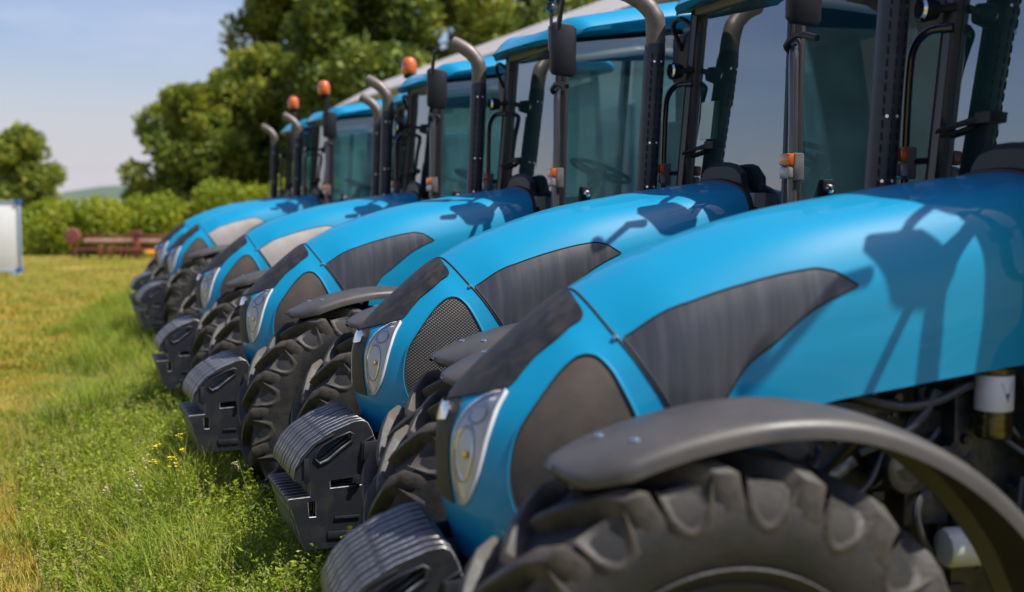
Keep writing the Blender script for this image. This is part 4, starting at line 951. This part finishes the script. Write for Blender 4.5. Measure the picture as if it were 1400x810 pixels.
# ------------------------------------------------------------------ trees
M['bark'] = mat('bark', (.06, .045, .032), rough=.9, var=(.11, .09, .07), scale=8)
def crown_points(clumps, n, rr):
    C = []; tot = sum(c[3] ** 2 for c in clumps)
    for (x, y, z, r) in clumps:
        k = int(n * r * r / tot); d = rr.normal(0, 1, (k, 3)); d /= np.linalg.norm(d, axis=1)[:, None]
        rad = r * rr.uniform(.55, 1.06, k) ** .6
        q = d * rad[:, None]; bump = 1 + .16 * np.sin(d[:, 0] * 7 + x) * np.sin(d[:, 1] * 6 + y) * np.sin(d[:, 2] * 8 + z); q *= bump[:, None]
        C.append(q + np.array([x, y, z]))
    return np.vstack(C)
def tree(name, x, y, H, W, seed, lm, label, cat='tree', n=26000, leaf=.17, base=.18, group='trees behind the hedge', trunk=True):
    rr = np.random.default_rng(seed); g = empty(name, (x, y, 0)); cl = []
    nb = 95
    for k in range(nb):
        t = rr.uniform(0, 1); z = H * (base + (1 - base) * t) ; wr = W * math.sin(math.pi * min(.96, .16 + .80 * t)) ** .7
        a = rr.uniform(0, 2 * math.pi); q = wr * rr.uniform(.25, .85); r = W * rr.choice([rr.uniform(.13, .22), rr.uniform(.22, .36)]) * (1.1 - .3 * t)
        cl.append((q * math.cos(a), q * math.sin(a), min(z, H - r * .8), r))
    C = crown_points(cl, n, rr)
    global rng
    old = rng; rng = rr; V, F = leaves(C, rr.uniform(.8, 1.7, len(C)) * leaf, .8, .62); rng = old
    o = link('crown', np_mesh('crown', V, F, lm, np.repeat(rr.uniform(0, 1, len(C)), 4)), g)
    if trunk:
        tb = MB().tube([(0, 0, -.1), (.05, 0, H * .2), (-.05, .1, H * .45), (0, 0, H * .75)], [H * .028, H * .022, H * .014, H * .004], 10)
        for k in range(7):
            c = cl[k]; tb.tube([(0, 0, H * (.22 + .06 * k)), (c[0] * .5, c[1] * .5, (c[2] + H * (.22 + .06 * k)) / 2 + .2), c[:3]], [H * .011, H * .007, H * .003], 7)
        tb.build('trunk', 'bark', g)
    tag(g, label, cat, group); return g
M['leafD'] = leafmat('leaf_dark', (.045, .088, .018), (.15, .21, .035), yellow=(.30, .32, .04), trans=.25)
M['leafM'] = leafmat('leaf_mid', (.085, .145, .020), (.20, .25, .035), yellow=(.44, .43, .055), trans=.3)
M['leafY'] = leafmat('leaf_yellowgreen', (.15, .23, .015), (.31, .37, .028), yellow=(.42, .42, .03), trans=.35)
tree('broadleaf_tree', -33.4, 84, 7.0, 2.7, 1, M['leafM'], 'small lone tree on the left behind the white board', n=12000, leaf=.30, base=.08)
tree('broadleaf_tree', -14.3, 55, 6.9, 2.9, 2, M['leafM'], 'rounded lighter tree at the left end of the tree belt', n=40000, leaf=.21, base=.02)
tree('broadleaf_tree', -11.7, 57, 9.0, 3.1, 21, M['leafM'], 'mid green tree stepping up beside the rounded light tree', n=40000, leaf=.22, base=.02)
tree('broadleaf_tree', -9.4, 60, 15.5, 4.6, 3, M['leafM'], 'tall tree whose ragged edge stands against the sky', n=55000, leaf=.25, base=.04)
tree('broadleaf_tree', -6.2, 53, 12.5, 4.2, 4, M['leafD'], 'dark broad tree above the two lowest orange beacons', n=50000, leaf=.25, base=.02)
tree('broadleaf_tree', -2.6, 58, 15.5, 5.0, 5, M['leafM'], 'large tree left of the metal roofed hall, above the third beacon', n=55000, leaf=.25, base=.04)
tree('broadleaf_tree', 2.2, 62, 16.5, 5.2, 6, M['leafD'], 'dark tree rising behind the middle of the metal roof', n=45000, leaf=.26, base=.04)
tree('broadleaf_tree', 7.4, 66, 17.5, 5.4, 8, M['leafM'], 'rightmost tree visible above the metal roof', n=30000, leaf=.26, base=.12)
# hedge: one clipped mass of bushes
rr = np.random.default_rng(12)
cl = []
for k in range(230):
    x = rr.uniform(-22, 1.5); t = 2.05 + .25 * math.sin(x * .9) + (.35 if x > -12 else 0) + (.35 if -10 < x < -7 else 0); cl.append((x, 44.2 + rr.uniform(-.6, .9), rr.uniform(.25, t - .35), rr.uniform(.45, .75)))
C = crown_points(cl, 110000, rr); C = C[C[:, 2] > .02]
rng2 = rng; rng = rr; V, F = leaves(C, rr.uniform(.08, .19, len(C)), .8, .62); rng = rng2
o = link('hedge', np_mesh('hedge', V, F, M['leafY'], np.repeat(rr.uniform(0, 1, len(C)), 4))); tag(o, 'bright yellow-green hedge across the far end of the lawn', 'hedge', kind='stuff')
# distant wooded hill
M['hill'] = mat('hill_wood', (.07, .11, .08), rough=.95, var=(.10, .13, .09), scale=.05)
mb = MB(); N = 60; hv = []; hf = []
for i in range(N + 1):
    x = -420 + 840 * i / N; z = 5.5 + 3.0 * math.sin(i * .35) + 1.2 * math.sin(i * 1.3)
    hv += [(x, 380, -2), (x, 395, z * .75), (x, 420, z), (x, 520, -2)]
hf = [(i * 4 + j, i * 4 + j + 1, (i + 1) * 4 + j + 1, (i + 1) * 4 + j) for i in range(N) for j in range(3)]
tag(mb.add(hv, hf).build('hills', 'hill'), 'low wooded hill on the horizon', kind='structure')

# ------------------------------------------------------------------ hall with corrugated metal roof, behind the row
ang = R(20.5); D = Vector((-math.sin(ang), math.cos(ang), 0)); Q = Vector((math.cos(ang), math.sin(ang), 0))   # D along the row, Q away from it
M['wall'] = mat('hall_wall', (.62, .61, .58), rough=.7, var=(.52, .51, .49), scale=1.5)
M['roofm'] = mat('hall_roof', (.46, .44, .43), rough=.55, var=(.36, .33, .32), scale=.8, stretch=(1, 1, 1))
M['doorm'] = mat('hall_door', (.16, .18, .20), rough=.6)
P0 = Vector((-5.13, 36.0, 0)); EH = 4.57
hall = empty('hall', tuple(P0))
def hp(a, b, z): v = P0 - D * a + Q * b; return (v.x - P0.x, v.y - P0.y, z)
Lh, Wd, RH = 40.0, 12.0, 2.2
RP = [(-.05, EH), (1.35, EH + .76), (6.3, EH + 1.6), (11.25, EH + .76), (12.65, EH)]
mb = MB(); gp = [(.1, 0), (12.5, 0), (12.5, EH - .05), (11.2, EH + .66), (6.3, EH + 1.5), (1.4, EH + .66), (.1, EH - .05)]
for a_ in (.2, Lh - .4):
    A_ = [hp(a_, b_, z_) for b_, z_ in gp]; B_ = [hp(a_ + .2, b_, z_) for b_, z_ in gp]
    mb.add(A_ + B_, [tuple(range(7)), tuple(range(13, 6, -1))] + [(i, (i + 1) % 7, 7 + (i + 1) % 7, 7 + i) for i in range(7)])
for b_ in (.1, 12.3):
    mb.hexa([hp(.4, b_, 0), hp(Lh - .4, b_, 0), hp(Lh - .4, b_ + .2, 0), hp(.4, b_ + .2, 0)], [hp(.4, b_, EH - .05), hp(Lh - .4, b_, EH - .05), hp(Lh - .4, b_ + .2, EH - .05), hp(.4, b_ + .2, EH - .05)])
mb.build('wall', 'wall', hall, smooth=False)
for k in range(5):
    a0 = 3 + k * 6.4; MB().hexa([hp(a0, .02, 0), hp(a0 + 3.6, .02, 0), hp(a0 + 3.6, .09, 0), hp(a0, .09, 0)], [hp(a0, .02, 3.2), hp(a0 + 3.6, .02, 3.2), hp(a0 + 3.6, .09, 3.2), hp(a0, .09, 3.2)]).build('sliding_door', 'doorm', hall, smooth=False)
# roof sheets: corrugated panels, each a piece
for k in range(40):
    a0 = k * 1.0
    for (b0_, z0_), (b1_, z1_) in zip(RP[:-1], RP[1:]):
        mb = MB(); vs = []; n = 16
        for layer in (0, -.03):
            for j in range(n + 1):
                a = a0 + j / n * 0.985; zc = .022 * math.sin(j / n * 2 * math.pi * 4) + layer
                vs += [hp(a, b0_, z0_ + zc), hp(a, b1_, z1_ + zc)]
        m2 = 2 * (n + 1); fs = []
        for j in range(n):
            fs += [(2 * j, 2 * j + 1, 2 * j + 3, 2 * j + 2), (m2 + 2 * j + 2, m2 + 2 * j + 3, m2 + 2 * j + 1, m2 + 2 * j), (2 * j, 2 * j + 2, m2 + 2 * j + 2, m2 + 2 * j), (2 * j + 1, m2 + 2 * j + 1, m2 + 2 * j + 3, 2 * j + 3)]
        fs += [(0, m2, m2 + 1, 1), (m2 - 2, m2 - 1, 2 * m2 - 1, 2 * m2 - 2)]
        mb.add(vs, fs).build('roof_sheet', 'roofm', hall)
MB().tube([Vector(hp(0, -.12, EH - .08)), Vector(hp(Lh, -.12, EH - .08))], .06, 8).build('gutter', 'roofm', hall)
tag(hall, 'long pale hall with corrugated metal roof behind the tractor cabs', 'building')

# ------------------------------------------------------------------ white board at the left edge
M['board'] = mat('board_white', (.86, .86, .86), rough=.5, var=(.80, .79, .79), scale=3)
M['boardframe'] = mat('board_frame', (.30, .36, .46), rough=.5)
M['bluecap'] = mat('board_corner', (.03, .13, .38), rough=.5)
bd = empty('display_board', (-12.95, 31.0, 0))
mb = MB().box((-.55, 0, .98), (2.2, .05, 1.72)); mb.build('board_panel', 'board', bd, bevel=.01)
mb = MB().box((-.55, 0, 1.855), (2.24, .08, .05)).box((-.55, 0, .105), (2.24, .08, .05)).box((.575, 0, .98), (.06, .08, 1.70)).box((-1.675, 0, .98), (.06, .08, 1.70)); mb.build('board_frame', 'boardframe', bd, bevel=.006)
for z in (1.84, .14):
    MB().box((.55, 0, z), (.16, .10, .10)).build('corner_cap', 'bluecap', bd, bevel=.01)
for x in (.45, -1.55): MB().box((x, .02, .04), (.06, .5, .08)).build('foot', 'boardframe', bd)
tag(bd, 'white board with grey frame and blue corners at the left edge of the lawn', 'board')

# ------------------------------------------------------------------ old farm roller in front of the hedge
M['rust'] = mat('faded_red_paint', (.22, .04, .03), rough=.7, var=(.26, .10, .07), scale=5, detail=6)
M['rustpink'] = mat('weathered_roller', (.26, .12, .08), rough=.7, var=(.32, .20, .15), scale=4)
M['yellow'] = mat('yellow_paint', (.75, .30, .02), rough=.5)
im = empty('field_roller', (-13.0, 40.5, 0)); im.scale = (.80, .8, .80)
MB().cyl((-1.3, 0, .72), (2.1, 0, .70), .13, 24).build('roller_drum', 'rustpink', im)
mb = MB().box((.9, -.25, .62), (.26, .12, 1.1)).box((.9, -.28, 1.12), (.5, .16, .12)).box((-1.75, 0, .55), (.14, .12, .9)).box((.2, .35, .95), (3.6, .08, .10)).box((.2, -.32, .42), (3.7, .10, .10)); mb.build('frame', 'rust', im, bevel=.01)
for x in (-1.45, -1.15, -.6, -.2, .3, .55): 
    MB().lathe([(.0, -.03), (.26, -.01), (.28, 0), (.26, .01), (0, .03)], 'x', (x, -.12, .28), 20).build('disc', 'rust' if x > -.7 else 'black', im)
MB().cyl((1.35, -.3, .26), (1.9, -.3, .24), .15, 14).build('float_tank', 'yellow', im)
MB().lathe([(.0, -.1), (.30, -.08), (.34, 0), (.30, .08), (0, .1)], 'y', (-1.75, -.1, .95), 20).build('end_wheel', 'rust', im)
tag(im, 'rusty red and pink field roller parked before the hedge', 'farm machine')
